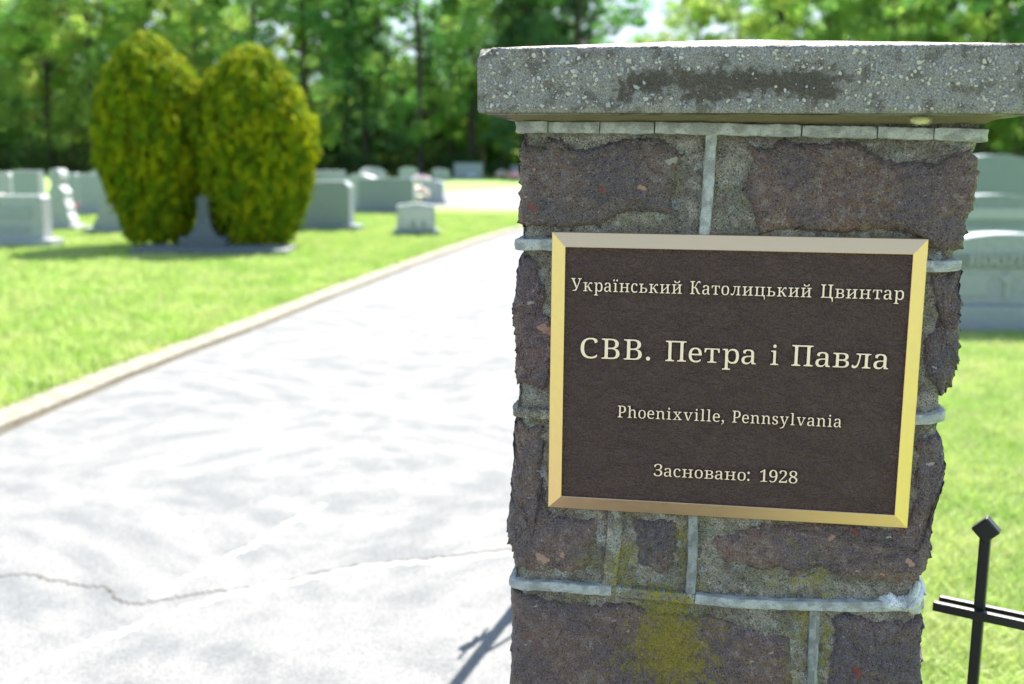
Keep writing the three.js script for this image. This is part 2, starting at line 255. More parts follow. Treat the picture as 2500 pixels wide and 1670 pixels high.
const outlines = [
  [[[-0.300, 0.322], [-0.285, 0.320], [-0.267, 0.319], [-0.264, 0.330], [-0.239, 0.330], [-0.229, 0.319], [-0.199, 0.319], [-0.161, 0.329], [-0.105, 0.329], [-0.087, 0.320], [-0.078, 0.311], [-0.080, 0.292], [-0.085, 0.283], [-0.082, 0.265], [-0.088, 0.250], [-0.078, 0.225], [-0.102, 0.231], [-0.140, 0.234], [-0.168, 0.226], [-0.187, 0.216], [-0.225, 0.211], [-0.254, 0.209], [-0.278, 0.214], [-0.301, 0.216], [-0.303, 0.252], [-0.302, 0.290]], {}],
  [[[0.012, 0.323], [0.041, 0.319], [0.057, 0.332], [0.082, 0.327], [0.123, 0.326], [0.158, 0.325], [0.178, 0.313], [0.194, 0.304], [0.229, 0.304], [0.260, 0.303], [0.273, 0.312], [0.301, 0.317], [0.313, 0.293], [0.314, 0.266], [0.304, 0.225], [0.298, 0.193], [0.272, 0.188], [0.257, 0.192], [0.236, 0.207], [0.200, 0.214], [0.147, 0.211], [0.075, 0.213], [0.032, 0.210], [0.028, 0.220], [0.019, 0.247], [0.011, 0.260], [0.017, 0.302]], { n: 220 }],
  [[[-0.299, 0.163], [-0.278, 0.162], [-0.271, 0.139], [-0.260, 0.099], [-0.266, 0.085], [-0.25, 0.077], [-0.25, -0.015], [-0.263, -0.026], [-0.283, -0.022], [-0.305, -0.016], [-0.307, 0.041], [-0.310, 0.084], [-0.308, 0.126], [-0.303, 0.155]], { rings: 20, out: 0.007 }],
  [[[-0.301, -0.077], [-0.282, -0.084], [-0.258, -0.086], [-0.260, -0.104], [-0.257, -0.133], [-0.262, -0.149], [-0.258, -0.187], [-0.256, -0.206], [-0.250, -0.218], [-0.225, -0.221], [-0.209, -0.226], [-0.182, -0.220], [-0.180, -0.245], [-0.184, -0.255], [-0.188, -0.262], [-0.192, -0.290], [-0.208, -0.302], [-0.240, -0.304], [-0.277, -0.307], [-0.298, -0.304], [-0.306, -0.298], [-0.308, -0.279], [-0.316, -0.254], [-0.315, -0.228], [-0.312, -0.205], [-0.313, -0.173], [-0.310, -0.152], [-0.310, -0.106], [-0.308, -0.088]], { n: 200, center: [-0.278, -0.255], out: 0.007 }],
  [[[-0.127, -0.223], [-0.066, -0.218], [-0.062, -0.231], [-0.065, -0.262], [-0.066, -0.285], [-0.089, -0.301], [-0.105, -0.290], [-0.120, -0.285], [-0.124, -0.262], [-0.129, -0.241]], { rings: 20, out: 0.004 }],
  [[[-0.021, -0.242], [-0.002, -0.229], [0.021, -0.226], [0.040, -0.219], [0.083, -0.212], [0.135, -0.208], [0.181, -0.206], [0.250, -0.205], [0.259, -0.180], [0.260, -0.171], [0.258, -0.151], [0.260, -0.105], [0.257, -0.091], [0.263, -0.079], [0.289, -0.076], [0.294, -0.080], [0.302, -0.110], [0.303, -0.130], [0.300, -0.161], [0.294, -0.185], [0.291, -0.216], [0.290, -0.241], [0.288, -0.265], [0.283, -0.272], [0.279, -0.283], [0.268, -0.292], [0.242, -0.290], [0.195, -0.285], [0.169, -0.285], [0.155, -0.276], [0.131, -0.274], [0.105, -0.292], [0.087, -0.277], [0.062, -0.281], [0.033, -0.276], [0.008, -0.274], [-0.008, -0.259]], { n: 260, center: [0.272, -0.237], out: 0.006 }],
  [[[0.262, 0.156], [0.269, 0.153], [0.302, 0.157], [0.303, 0.127], [0.305, 0.095], [0.308, 0.046], [0.305, 0.017], [0.292, -0.010], [0.277, 0.003], [0.264, 0.015], [0.260, 0.054], [0.259, 0.067], [0.273, 0.084], [0.264, 0.126], [0.263, 0.138]], { rings: 20, out: 0.006, center: [0.286, 0.075] }],
  [[[-0.305, -0.343], [-0.277, -0.348], [-0.252, -0.350], [-0.223, -0.357], [-0.174, -0.355], [-0.134, -0.350], [-0.093, -0.359], [-0.044, -0.360], [0.006, -0.364], [0.028, -0.373], [0.063, -0.381], [0.102, -0.386], [0.107, -0.418], [0.113, -0.453], [0.112, -0.51], [0.08, -0.525], [-0.1, -0.53], [-0.28, -0.525], [-0.308, -0.51], [-0.309, -0.46], [-0.307, -0.409]], { n: 230, rings: 44, out: 0.006 }],
  [[[0.165, -0.345], [0.210, -0.346], [0.218, -0.350], [0.275, -0.345], [0.283, -0.344], [0.289, -0.352], [0.288, -0.381], [0.291, -0.437], [0.291, -0.51], [0.28, -0.525], [0.18, -0.52], [0.163, -0.5], [0.161, -0.413], [0.164, -0.392], [0.160, -0.360]], { n: 190, out: 0.006 }],
];
const tint = (r, g, b) => { const m = stoneMat.clone(); m.color = rgb(r, g, b); return m; }, stoneTints = [stoneMat, tint(1.07, 1.0, 0.98), tint(0.95, 0.95, 0.99), tint(1.18, 1.12, 1.08), tint(1.05, 0.94, 0.97)];
outlines.forEach(([P, o], i) => mesh('stone', stoneGeo(P, { seed: i + 1, ...o }), stoneTints[[0, 1, 4, 3, 2, 3, 0, 1, 2][i]], pillar));
{ // knob of stone sticking out of the right edge
  const g = new THREE.IcosahedronGeometry(0.013, 5), p = g.attributes.position;
  for (let i = 0; i < p.count; i++) { const v = V(p.getX(i), p.getY(i), p.getZ(i)), k = 1 + 0.35 * fbm3(v.x * 90, v.y * 90, v.z * 90, 3); p.setXYZ(i, v.x * k, v.y * k * 1.1, v.z * k * 1.3); }
  g.computeVertexNormals(); g.translate(0.301, VC + 0.109, ZW - 0.035); mesh('stone', boxUV(g, 1.1), stoneMat, pillar);
}
// courses below the picture on the front, and on the other three faces
const rs = mulberry(77);
const wobRect = (a0, a1, b0, b1) => { const P = [], k = () => (rs() - 0.5) * 0.014; for (const t of [0, 0.3, 0.65]) P.push([lerp(a0, a1, t) + k(), b1 + k()]); for (const t of [0, 0.5]) P.push([a1 + k() * 0.6, lerp(b1, b0, t) + k()]); for (const t of [0, 0.3, 0.65]) P.push([lerp(a1, a0, t) + k(), b0 + k()]); for (const t of [0, 0.5]) P.push([a0 + k() * 0.6, lerp(b0, b1, t) + k()]); return P; };
const frontLow = [[-0.304, 0.0, -0.545, -0.72], [0.03, 0.285, -0.545, -0.72], [-0.304, -0.12, -0.75, -0.93], [-0.09, 0.285, -0.75, -0.93], [-0.304, 0.06, -0.96, -1.2], [0.09, 0.285, -0.96, -1.2]];
frontLow.forEach(([a0, a1, b1, b0], i) => mesh('stone', stoneGeo(wobRect(a0, a1, b0, b1), { seed: 40 + i, n: 90, rings: 16, out: 0.006 }), stoneMat, pillar));
const courses = [[0.33, 0.195], [0.165, -0.03], [-0.075, -0.305], [-0.345, -0.52], [-0.545, -0.72], [-0.75, -0.93], [-0.96, -1.2]];
function sideFace(basis, a0, a1, seed) {   // basis maps face coordinates (a, height, out) to the pillar
  courses.forEach(([b1, b0], r) => {
    const cut = lerp(a0, a1, 0.3 + 0.4 * rs());
    for (const [s, e] of [[a0, cut - 0.014], [cut + 0.014, a1]]) {
      const g = stoneGeo(wobRect(s, e, b0, b1), { seed: seed + r * 3 + s, n: 64, rings: 12, out: 0.006, depth: 0.06 });
      g.translate(0, 0, -ZW); g.applyMatrix4(basis); mesh('stone', g, stoneMat, pillar);
    }
  });
}
const basis = (r, n, o) => new THREE.Matrix4().makeBasis(r, V(0, 1, 0), n).setPosition(o);
sideFace(basis(V(0, 0, -1), V(1, 0, 0), V(0.283, 0, ZW)), 0.165, 0.6, 100);
sideFace(basis(V(0, 0, 1), V(-1, 0, 0), V(-0.302, 0, ZW)), -0.6, -0.165, 200);
sideFace(basis(V(-1, 0, 0), V(0, 0, -1), V(0, 0, ZW - DEP)), -0.28, 0.295, 300);

// raised mortar joints
function beadGeo(path, hw, ht, seed, onFace) {   // path: [x, v, z, nx, nz]
  const prof = [[-1.04, -0.6], [-1.03, 0.25], [-0.98, 0.8], [-0.88, 0.99], [0, 1.0], [0.88, 0.99], [0.98, 0.8], [1.03, 0.25], [1.04, -0.6]];
  const curve = []; for (let i = 0; i < path.length - 1; i++) { const a = path[i], b = path[i + 1], L = Math.hypot(a[0] - b[0], a[1] - b[1], a[2] - b[2]), n = Math.max(1, Math.round(L / 0.006)); for (let k = 0; k < n; k++) curve.push(a.map((q, m) => lerp(q, b[m], k / n))); }
  curve.push(path[path.length - 1]);
  const n = curve.length - 1; let dist = 0;
  const g = gridGeo(prof.length - 1, n, (i, j) => {
    const c = curve[j], a = curve[Math.max(0, j - 1)], b = curve[Math.min(n, j + 1)], t = V(b[0] - a[0], b[1] - a[1], b[2] - a[2]).normalize(), nn = V(c[3], 0, c[4]).normalize(), l = V().crossVectors(nn, t).normalize();
    if (i === 0 && j) dist += Math.hypot(c[0] - a[0], c[1] - a[1], c[2] - a[2]) / (j < n ? 1 : 1);
    const w = hw * (1 + 0.09 * n2(j * 0.09 + seed, prof[i][0] > 0 ? 3 : 8) + 0.07 * n2(j * 0.6 + seed, prof[i][0] > 0 ? 3 : 8)), h = ht * (1 + 0.13 * n2(j * 0.1 + seed, 20 + i * 0.1) + 0.13 * n2(j * 0.8 + seed, i));
    const end = j === 0 || j === n ? 0.94 : 1, p = V(c[0], c[1] + VC, c[2]).addScaledVector(l, prof[i][0] * w * end).addScaledVector(nn, prof[i][1] * (prof[i][1] > 0 ? h * end : ht));
    return [p.x, p.y, p.z, ...(onFace ? faceUV(p.x, p.y - VC) : [j * 0.02 + seed, i * 0.03 + seed * 0.37])];
  });
  const caps = []; for (const j of [0, n]) { const c = []; for (let i = 0; i < prof.length; i++) { const k = j * prof.length + i; c.push(V(g.attributes.position.getX(k), g.attributes.position.getY(k), g.attributes.position.getZ(k))); } const mid = c.reduce((s, p) => s.add(p), V()).multiplyScalar(1 / c.length); const ps = [], us = []; for (let i = 0; i < c.length - 1; i++) { const tri = j ? [c[i], c[i + 1], mid] : [c[i + 1], c[i], mid]; tri.forEach((q) => { ps.push(q.x, q.y, q.z); us.push(...(onFace ? faceUV(q.x, q.y - VC) : [q.x * 3, q.y * 3])); }); } const e = new THREE.BufferGeometry(); e.setAttribute('position', new THREE.Float32BufferAttribute(ps, 3)); e.setAttribute('uv', new THREE.Float32BufferAttribute(us, 2)); e.computeVertexNormals(); caps.push(e); }
  return mergeGeometries([g.toNonIndexed(), ...caps]);
}
const f5 = (pts) => pts.map(([u, v]) => [u, v, ZW, 0, 1]);
const sideL = (v, d = 0.3) => [[tab(coreL, v) , v, ZW - d, -1, 0], [tab(coreL, v), v, ZW - 0.004, -1, 0.05], [tab(coreL, v) + 0.002, v, ZW - 0.001, -1, 1]];
const sideR = (v, d = 0.3) => [[tab(coreR, v) - 0.002, v, ZW - 0.001, 1, 1], [tab(coreR, v), v, ZW - 0.004, 1, 0.05], [tab(coreR, v), v, ZW - d, 1, 0]];
const beads = [
  [[...sideL(0.348, 0.6), ...f5([[-0.29, 0.348], [-0.263, 0.348]])], 0.0082, 0.012],
  ...[[-0.2617, -0.1908], [-0.1896, -0.1158], [-0.1141, 0.0805], [0.0823, 0.1782], [0.18, 0.2508]].map(([a, b]) => [f5([a, (a + b) / 2, b].map((u) => [u, 0.3475 - 0.0126 * Math.max(0, u + 0.1) / 0.4 * 0.6])), 0.0082, 0.0118]),
  [[...f5([[0.2518, 0.3408], [0.3, 0.34]]), ...sideR(0.3395, 0.6)], 0.0082, 0.012],
  [f5([[-0.0375, 0.341], [-0.039, 0.28], [-0.042, 0.2]]), 0.0078, 0.007],
  [[...sideL(0.183), ...f5([[-0.285, 0.184], [-0.235, 0.184]])], 0.0082, 0.0115],
  [[...f5([[0.235, 0.165], [0.28, 0.166]]), ...sideR(0.167)], 0.0075, 0.012],
  [[...sideL(-0.063), ...f5([[-0.285, -0.064], [-0.235, -0.064]])], 0.0075, 0.0095, 1],
  [[...f5([[0.235, -0.049], [0.27, -0.046]]), ...sideR(-0.042)], 0.008, 0.0105],
  [[...sideL(-0.328), ...f5([[-0.29, -0.329], [-0.236, -0.328], [-0.158, -0.329]])], 0.0075, 0.0095],
  [f5([[-0.1572, -0.329], [-0.1, -0.3305], [-0.036, -0.332]]), 0.0077, 0.0088, 1],
  [[...f5([[-0.035, -0.332], [0.026, -0.334], [0.122, -0.330], [0.212, -0.325], [0.262, -0.32]]), ...sideR(-0.318)], 0.0075, 0.0095],
  [f5([[-0.155, -0.195], [-0.157, -0.259], [-0.162, -0.324]]), 0.0105, 0.0045, 1],
  [f5([[-0.043, -0.195], [-0.041, -0.26], [-0.042, -0.326]]), 0.007, 0.0075, 2],
  [f5([[0.136, -0.335], [0.139, -0.45], [0.138, -0.53]]), 0.0072, 0.0055, 2],
  [[...sideL(-0.535), ...f5([[-0.29, -0.535], [0, -0.537], [0.25, -0.533]]), ...sideR(-0.534)], 0.0075, 0.009],
  [[...sideL(-0.735), ...f5([[-0.29, -0.735], [0, -0.737], [0.25, -0.733]]), ...sideR(-0.734)], 0.0075, 0.009],
  [[...sideL(-0.945), ...f5([[-0.29, -0.945], [0, -0.947], [0.25, -0.943]]), ...sideR(-0.944)], 0.0075, 0.009],
];
const dullBead = mortMat.clone(); dullBead.color = rgb(1.2, 1.2, 1.2); const greyBead = beadMat.clone(); greyBead.color = rgb(0.68, 0.7, 0.7);
beads.forEach(([p, w, h, k], i) => mesh('mortar_bead', beadGeo(p, w, h, i * 3.1 + 1, k === 1), k === 1 ? dullBead : k === 2 ? greyBead : beadMat, pillar));
{ // white patch of newer mortar at the lower right corner
  const P = [[0.216, -0.322], [0.225, -0.313], [0.241, -0.308], [0.262, -0.307], [0.274, -0.286], [0.283, -0.299], [0.285, -0.319], [0.281, -0.333], [0.25, -0.331], [0.23, -0.332]];
  const m = mesh('mortar_patch', stoneGeo(P, { seed: 61, depth: 0.06, n: 90, rings: 14, out: 0.0125, amp: 0.4, center: [0.262, -0.32], toUV: (u, v) => [u * 3, v * 3] }), whiteMat, pillar);
  m.userData.label = 'bright white patch of cracked mortar';
}
// sloping mortar bed under the cap
const bedTex = tex(512, 128, (x, y, o) => { const n = fbm2(x / 50, y / 26, 4) * 0.5 + 0.5, k = 0.65 + 0.35 * hash(x, y) + 0.3 * hash(x >> 1, (y >> 1) + 5); o[0] = lerp(0.14, 0.2, n) * k; o[1] = lerp(0.115, 0.165, n) * k; o[2] = lerp(0.07, 0.1, n) * k; }, { srgb: true });
const bedMat = std({ map: bedTex, roughness: 0.97 });
{
  const loop = (off) => [[-0.3 - off, ZW + off], [0.312 + off, ZW + off], [0.312 + off, ZW - DEP - off], [-0.3 - off, ZW - DEP - off], [-0.3 - off, ZW + off]];
  const lo = loop(0.006), hi = loop(0.03), N = 80;
  const at = (L, t) => { const k = Math.min(3, Math.floor(t * 4)), f = t * 4 - k; return [lerp(L[k][0], L[k + 1][0], f), lerp(L[k][1], L[k + 1][1], f)]; };
  mesh('mortar_bed', gridGeo(N * 4, 6, (i, j) => { const t = i / (N * 4), s = j / 6, a = at(lo, t), b = at(hi, t), d = 0.004 * fbm2(i * 0.12, j * 0.5, 3), e = Math.pow(s, 1.5); return [lerp(a[0], b[0], e), VC + lerp(0.354, 0.3665, s) + d * (1 - s) * 0.5, lerp(a[1], b[1], e) + d * (1 - s), i * 0.02, j * 0.12]; }), bedMat, pillar);
}
// cap slab with exposed aggregate
const stains = [[-0.07, 0.406, 0.075, 0.016], [0.02, 0.405, 0.06, 0.018], [0.09, 0.405, 0.04, 0.017], [-0.13, 0.405, 0.03, 0.012], [-0.05, 0.385, 0.03, 0.008], [0.1, 0.388, 0.02, 0.01], [-0.155, 0.385, 0.012, 0.012]];
const CW = 1536, CH = 256, CU0 = -0.37, CV0 = 0.34, CUW = 0.76, CVH = 0.127;
const capH = new Float32Array(CW * CH);
const capTex = tex(CW, CH, (x, y, o) => {
  const u = CU0 + x / CW * CUW, v = CV0 + y / CH * CVH;
  let s = 0; for (const [a, b, ra, rb] of stains) s += Math.exp(-(((u - a) / ra) ** 2 + ((v - b) / rb) ** 2));
  const n = fbm2(u * 60, v * 60, 4), m = fbm2(u * 18 + 9, v * 24, 3), h1 = hash(x, y), h2 = hash((x >> 1) + 31, (y >> 1) + 3), h3 = hash((x / 3 | 0) + 5, (y / 3 | 0) + 90);
  const st = sstep(s + n * 0.8 + (h2 - 0.5) * 0.5, 0.35, 1.0), dk = sstep(m + n * 0.5, 0.05, 0.6);
  const gr5 = n2(u * 260 + 3, v * 260); let g = 0.56 + 0.3 * h1 + 0.3 * h2 + 0.26 * h3 + 0.26 * n + 0.24 * gr5; if (h2 < 0.06) g *= 0.5; if (h2 > 0.965) g *= 1.5;
  o[0] = lerp(lerp(0.28, 0.15, dk), 0.09, st) * g; o[1] = lerp(lerp(0.262, 0.135, dk), 0.074, st) * g; o[2] = lerp(lerp(0.238, 0.117, dk), 0.058, st) * g;
  capH[y * CW + x] = 0.5 + 0.3 * n + 0.3 * (h2 - 0.5) + 0.3 * (h3 - 0.5);
}, { srgb: true, wrap: THREE.MirroredRepeatWrapping });
const capBump = tex(CW, CH, (x, y, o) => { o[0] = o[1] = o[2] = capH[y * CW + x]; }, { wrap: THREE.MirroredRepeatWrapping });
const capMat = std({ map: capTex, bumpMap: capBump, bumpScale: 0.003, roughness: 0.95 });
const CX0 = -0.353, CX1 = 0.366, CZ1 = 0.045, CZ0 = -0.675, CB = 0.364, CT = 0.451, CM = [(CX0 + CX1) / 2, (CZ0 + CZ1) / 2];
const capNoise = (x, y, z) => 0.0022 * fbm3(x * 18, y * 18, z * 18, 3) + 0.0014 * fbm3(x * 70, y * 70, z * 70, 2);
{
  const NX = 150, NB = 40, N = 2 * NX + 2 * NB, rowsN = 22;
  const around = (i) => { i %= N; if (i < NX) return [lerp(CX0, CX1, i / NX), CZ1, 0, 1]; i -= NX; if (i < NB) return [CX1, lerp(CZ1, CZ0, i / NB), 1, 0]; i -= NB; if (i < NX) return [lerp(CX1, CX0, i / NX), CZ0, 0, -1]; i -= NX; return [CX0, lerp(CZ0, CZ1, i / NB), -1, 0]; };
  // rows: underside centre, underside edge, side (rounded edges), top edge, ridge point
  const prof = []; for (let k = 0; k <= 4; k++) prof.push([k / 4 * 0.985, CB, 0]); prof.push([0.995, CB + 0.0015, 0.3]); for (let k = 0; k <= 14; k++) prof.push([1, lerp(CB + 0.005, CT - 0.004, k / 14), 1]); prof.push([0.995, CT, 0.4]); for (let k = 1; k <= 14; k++) prof.push([0.985 * (1 - k / 14), CT + 0.046 * (k / 14), 0]);
  mesh('cap_slab', gridGeo(N, prof.length - 1, (i, j) => {
    const [x, z, nx, nz] = around(i), [s, h, w] = prof[j];
    let X = lerp(CM[0], x, s), Z = lerp(CM[1], z, s), Y = h;
    const d = capNoise(X, Y, Z) * (w || 0.5); X += nx * d * w; Z += nz * d * w; if (!w) Y += d;
    // knocked-off corner at the front left
    const cd = Math.hypot(X - CX0, (Y - CT) * 1.3, Z - CZ1); if (cd < 0.02) { const q = 1 - cd / 0.02; X += 0.006 * q; Y -= 0.009 * q; Z -= 0.006 * q; }
    const u = nz ? X : Z, v = w ? Y : Y + (nz ? Z : X);
    return [X, Y + VC, Z, (u - CU0) / CUW, (v - CV0) / CVH];
  }), capMat, pillar);
  const cap = pillar.children[pillar.children.length - 1];
  // pale stone chips set in the concrete
  const rc = mulberry(91), byTone = [[], [], []];
  const chip = (sz) => { const pts = []; const n = 4 + Math.floor(rc() * 3), el = 0.55 + 0.45 * rc(); for (let k = 0; k < n; k++) { const a = (k + 0.6 * rc()) / n * Math.PI * 2, r = sz * (0.7 + 0.45 * rc()); const X = Math.cos(a) * r, Y = Math.sin(a) * r * el; pts.push(V(X, Y, -0.002), V(X * 0.75, Y * 0.75, 0.0014 + 0.0006 * rc())); } return new ConvexGeometry(pts).rotateZ(rc() * 6.3); };
  for (let k = 0; k < 1300; k++) {
    const side = k < 1050 ? 0 : 1 + (k % 3), sz = 0.0009 + 0.004 * Math.pow(rc(), 2.8) + (rc() < 0.03 ? 0.0015 : 0), v = lerp(CB + 0.006, CT - 0.006, rc()), g = chip(sz);
    const t = rc(); const [x, z] = side === 0 ? [lerp(CX0 + 0.008, CX1 - 0.008, t), CZ1] : side === 1 ? [CX1, lerp(CZ1, CZ0, t)] : side === 2 ? [CX0, lerp(CZ0, CZ1, t)] : [lerp(CX0, CX1, t), CZ0];
    let s = 0; for (const [a, b, ra, rb] of stains) s += Math.exp(-(((x - a) / ra) ** 2 + ((v - b) / rb) ** 2)); if (side === 0 && s > 0.5 && rc() < 0.8) continue;
    g.rotateX((rc() - 0.5) * 0.3); g.rotateY([0, Math.PI / 2, -Math.PI / 2, Math.PI][side]);
    const d = capNoise(x, v, z); g.translate(x + (side === 1 ? d : side === 2 ? -d : 0), v + VC, z + (side === 0 ? d : side === 3 ? -d : 0));
    byTone[Math.floor(rc() * 3)].push(g);
  }
  [[0.5, 0.48, 0.45], [0.36, 0.365, 0.36], [0.52, 0.47, 0.38]].forEach((c, i) => { const m = mesh('stone_chips', mergeGeometries(byTone[i]), std({ color: rgb(...c), roughness: 0.75 }), cap); m.userData.kind = 'stuff'; });
}
// ---------------------------------------------------------------- insect cocoon under the cap
{
  const co = thing('cocoon', 'small fuzzy pale yellow cocoon stuck under the pillar cap', 'cocoon', V(0.229, VC + 0.3575, 0.014).applyAxisAngle(V(0, 1, 0), TURN).add(V(...PIL)).toArray(), TURN);
  const g = new THREE.IcosahedronGeometry(1, 5), p = g.attributes.position;
  for (let i = 0; i < p.count; i++) { const v = V(p.getX(i), p.getY(i), p.getZ(i)), k = 1 + 0.1 * fbm3(v.x * 2, v.y * 2, v.z * 2, 3); const bot = v.y < 0 ? 0.85 : 0.9; p.setXYZ(i, v.x * 0.0125 * k * (1 - 0.2 * Math.max(0, -v.y)), v.y * 0.0062 * k * bot, v.z * 0.007 * k); }
  g.computeVertexNormals();
  mesh('silk_case', g, phys({ color: rgb(0.62, 0.56, 0.3), roughness: 1, sheen: 0.6, sheenColor: rgb(0.9, 0.85, 0.6) }), co);
  const rf = mulberry(8), fz = []; for (let i = 0; i < 240; i++) { const d = V(rf() - 0.5, rf() - 0.5, rf() - 0.5).normalize(), c = V(d.x * 0.0125, d.y * 0.0058, d.z * 0.007), e = c.clone().multiplyScalar(1.12 + 0.22 * rf()).add(V((rf() - 0.5) * 0.004, (rf() - 0.5) * 0.003, 0)); fz.push(new THREE.TubeGeometry(new THREE.LineCurve3(c, e), 1, 0.00012, 3)); }
  const m = mesh('silk_fuzz', mergeGeometries(fz), std({ color: rgb(0.6, 0.56, 0.36), roughness: 1 }), co); m.userData.kind = 'stuff';
}

// ---------------------------------------------------------------- bronze plaque
{
  const pq = thing('memorial_plaque', 'dark brown plaque with gold frame and raised Ukrainian lettering on the pillar', 'plaque', [PIL[0], VC, PIL[2]], TURN);
  const LW = 1024, fib = new Float32Array(LW * LW);
  for (let y = 0; y < LW; y++) for (let x = 0; x < LW; x++) {
    const u = x / LW, v = y / LW, wx = fbm2(u * 7, v * 7 + 40, 3) * 0.05, wy = fbm2(u * 7 + 80, v * 7, 3) * 0.05;
    const r1 = 1 - Math.abs(fbm2((u + wx) * 30, (v + wy) * 24, 2)) * 3, r2 = 1 - Math.abs(fbm2((u - wy) * 44 + 9, (v + wx) * 40 + 5, 2)) * 3, r3 = fbm2(u * 160, v * 160, 2);
    fib[y * LW + x] = 0.45 * Math.max(0, r1) + 0.35 * Math.max(0, r2) + 0.12 * r3;
  }
  const leather = tex(LW, LW, (x, y, o) => { o[0] = o[1] = o[2] = 0.2 + 0.7 * fib[y * LW + x]; });
  const leatherCol = tex(512, 512, (x, y, o) => { const n = fbm2(x / 90, y / 90, 4), k = 0.9 + 0.16 * hash(x, y) + 0.12 * n; o[0] = 0.068 * k; o[1] = 0.032 * k; o[2] = 0.027 * k; }, { srgb: true });
  const plateMat = std({ map: leatherCol, bumpMap: leather, bumpScale: 0.0042, roughness: 0.5, metalness: 0 });
  const IW = 0.234, IH = 0.182, OW = 0.254, OH = 0.2025, z0 = -0.022, zo = -0.002, zi = 0.0065, zp = 0.003;
  mesh('plate', new THREE.BoxGeometry(2 * IW + 0.006, 2 * IH + 0.006, 0.016).translate(0, 0, zp - 0.008), plateMat, pq);
  const brush = tex(512, 512, (x, y, o) => { o[0] = o[1] = o[2] = 0.5 + 0.3 * n2(x / 90, y / 1.7) + 0.2 * n2(x / 40 + 50, y / 4); });
  const brass = phys({ color: rgb(0.86, 0.57, 0.33), metalness: 1, roughness: 0.46, bumpMap: brush, bumpScale: 0.00008, roughnessMap: tex(256, 256, (x, y, o) => { o[0] = o[1] = o[2] = 0.85 + 0.15 * fbm2(x / 12, y / 60, 3); }) });
  const C = [[-1, 1], [1, 1], [1, -1], [-1, -1]];
  for (let k = 0; k < 4; k++) {   // four mitred bevelled strips
    const A = C[k], B = C[(k + 1) % 4], P = (c, w, h, z) => V(c[0] * w, c[1] * h, z);
    const path = [[OW, OH, z0], [OW, OH, zo], [OW - 0.0006, OH - 0.0006, zo + 0.0006], [IW + 0.0006, IH + 0.0006, zi], [IW, IH, zi - 0.0004], [IW, IH, zp - 0.004]];
    const pos = [], uv = [], idx = [];
    const dir = P(B, OW, OH, 0).sub(P(A, OW, OH, 0)).normalize();
    for (let i = 0; i < path.length - 1; i++) {
      const q = [P(A, ...path[i]), P(B, ...path[i]), P(B, ...path[i + 1]), P(A, ...path[i + 1])], b = pos.length / 3, d = path[i + 1], e = path[i];
      q.forEach((p, m) => { pos.push(p.x, p.y, p.z); uv.push(p.dot(dir) * 3, (m < 2 ? 0 : Math.hypot(d[0] - e[0], d[2] - e[2])) * 20 + i * 0.3); }); idx.push(b, b + 2, b + 1, b, b + 3, b + 2);
    }
    const g = new THREE.BufferGeometry(); g.setAttribute('position', new THREE.Float32BufferAttribute(pos, 3)); g.setAttribute('uv', new THREE.Float32BufferAttribute(uv, 2)); g.setIndex(idx); g.computeVertexNormals();
    mesh('frame_strip', g, brass, pq);
  }
  const font = await new FontLoader().loadAsync('fonts/droid/droid_serif_regular.typeface.json');
  const letterMat = phys({ color: rgb(0.9, 0.77, 0.58), metalness: 1, roughness: 0.42 });
  const letterSide = std({ color: rgb(0.05, 0.03, 0.024), roughness: 0.6 });   // the side walls keep the brown paint of the field
  const glyphs = new Map();
  const glyph = (ch, size, sx) => { const k = ch + size + '|' + sx.toFixed(3); if (!glyphs.has(k)) {
    const low = /[a-zа-яїі]/.test(ch) ? (/[bdfhklitй]/.test(ch) ? 0.95 : 0.93) : 1;
    const g = new THREE.ExtrudeGeometry(font.generateShapes(ch, size), { depth: 0.0022, curveSegments: 6, bevelEnabled: true, bevelThickness: 0.0003, bevelSize: 0.0002, bevelOffset: -0.00005, bevelSegments: 1 }); g.scale(sx, low, 1); g.computeBoundingBox(); glyphs.set(k, g); } return glyphs.get(k); };
  const capRatio = (() => { const g = new THREE.ShapeGeometry(font.generateShapes('П', 1)); g.computeBoundingBox(); return g.boundingBox.max.y; })();
  const rows = [
    [0.1205, 0.0182, [['Український', -0.225, -0.070], ['Католицький', -0.059, 0.105], ['Цвинтар', 0.117, 0.226]]],
    [0.0245, 0.0292, [['СВВ.', -0.210, -0.111], ['Петра', -0.090, 0.035], ['і', 0.0545, 0.0645], ['Павла', 0.083, 0.212]]],
    [-0.0600, 0.0172, [['Phoenixville,', -0.155, -0.005], ['Pennsylvania', 0.006, 0.155]]],
    [-0.1440, 0.0178, [['Засновано:', -0.101, 0.034], ['1928', 0.048, 0.100]]],
  ];
  for (const [base, capH2, words] of rows) {
    const line = new THREE.Group(); line.name = 'text_line'; pq.add(line); line.position.set(0, base, zp);
    const size = capH2 / capRatio;
    for (const [word, x0, x1] of words) {
      const chars = [...word]; let sx = 0.92;
      const bw = (s) => chars.map((c) => { const b = glyph(c, size, s).boundingBox; return [b.min.x, b.max.x]; });
      let boxes = bw(sx), total = boxes.reduce((t, [a, b]) => t + b - a, 0); const room = x1 - x0, minGap = 0.0009 * (chars.length - 1);
      if (chars.length > 1) { sx = clamp(sx * (room - capH2 * 0.115 * (chars.length - 1)) / total, 0.75, 1.12); boxes = bw(sx); total = boxes.reduce((t, [a, b]) => t + b - a, 0); }
      const gap = chars.length > 1 ? (room - total) / (chars.length - 1) : 0; let x = x0;
      chars.forEach((c, i) => { const m = mesh('letter', glyph(c, size, sx), [letterMat, letterSide], line); m.position.x = x - boxes[i][0]; x += boxes[i][1] - boxes[i][0] + gap; });
    }
  }
}

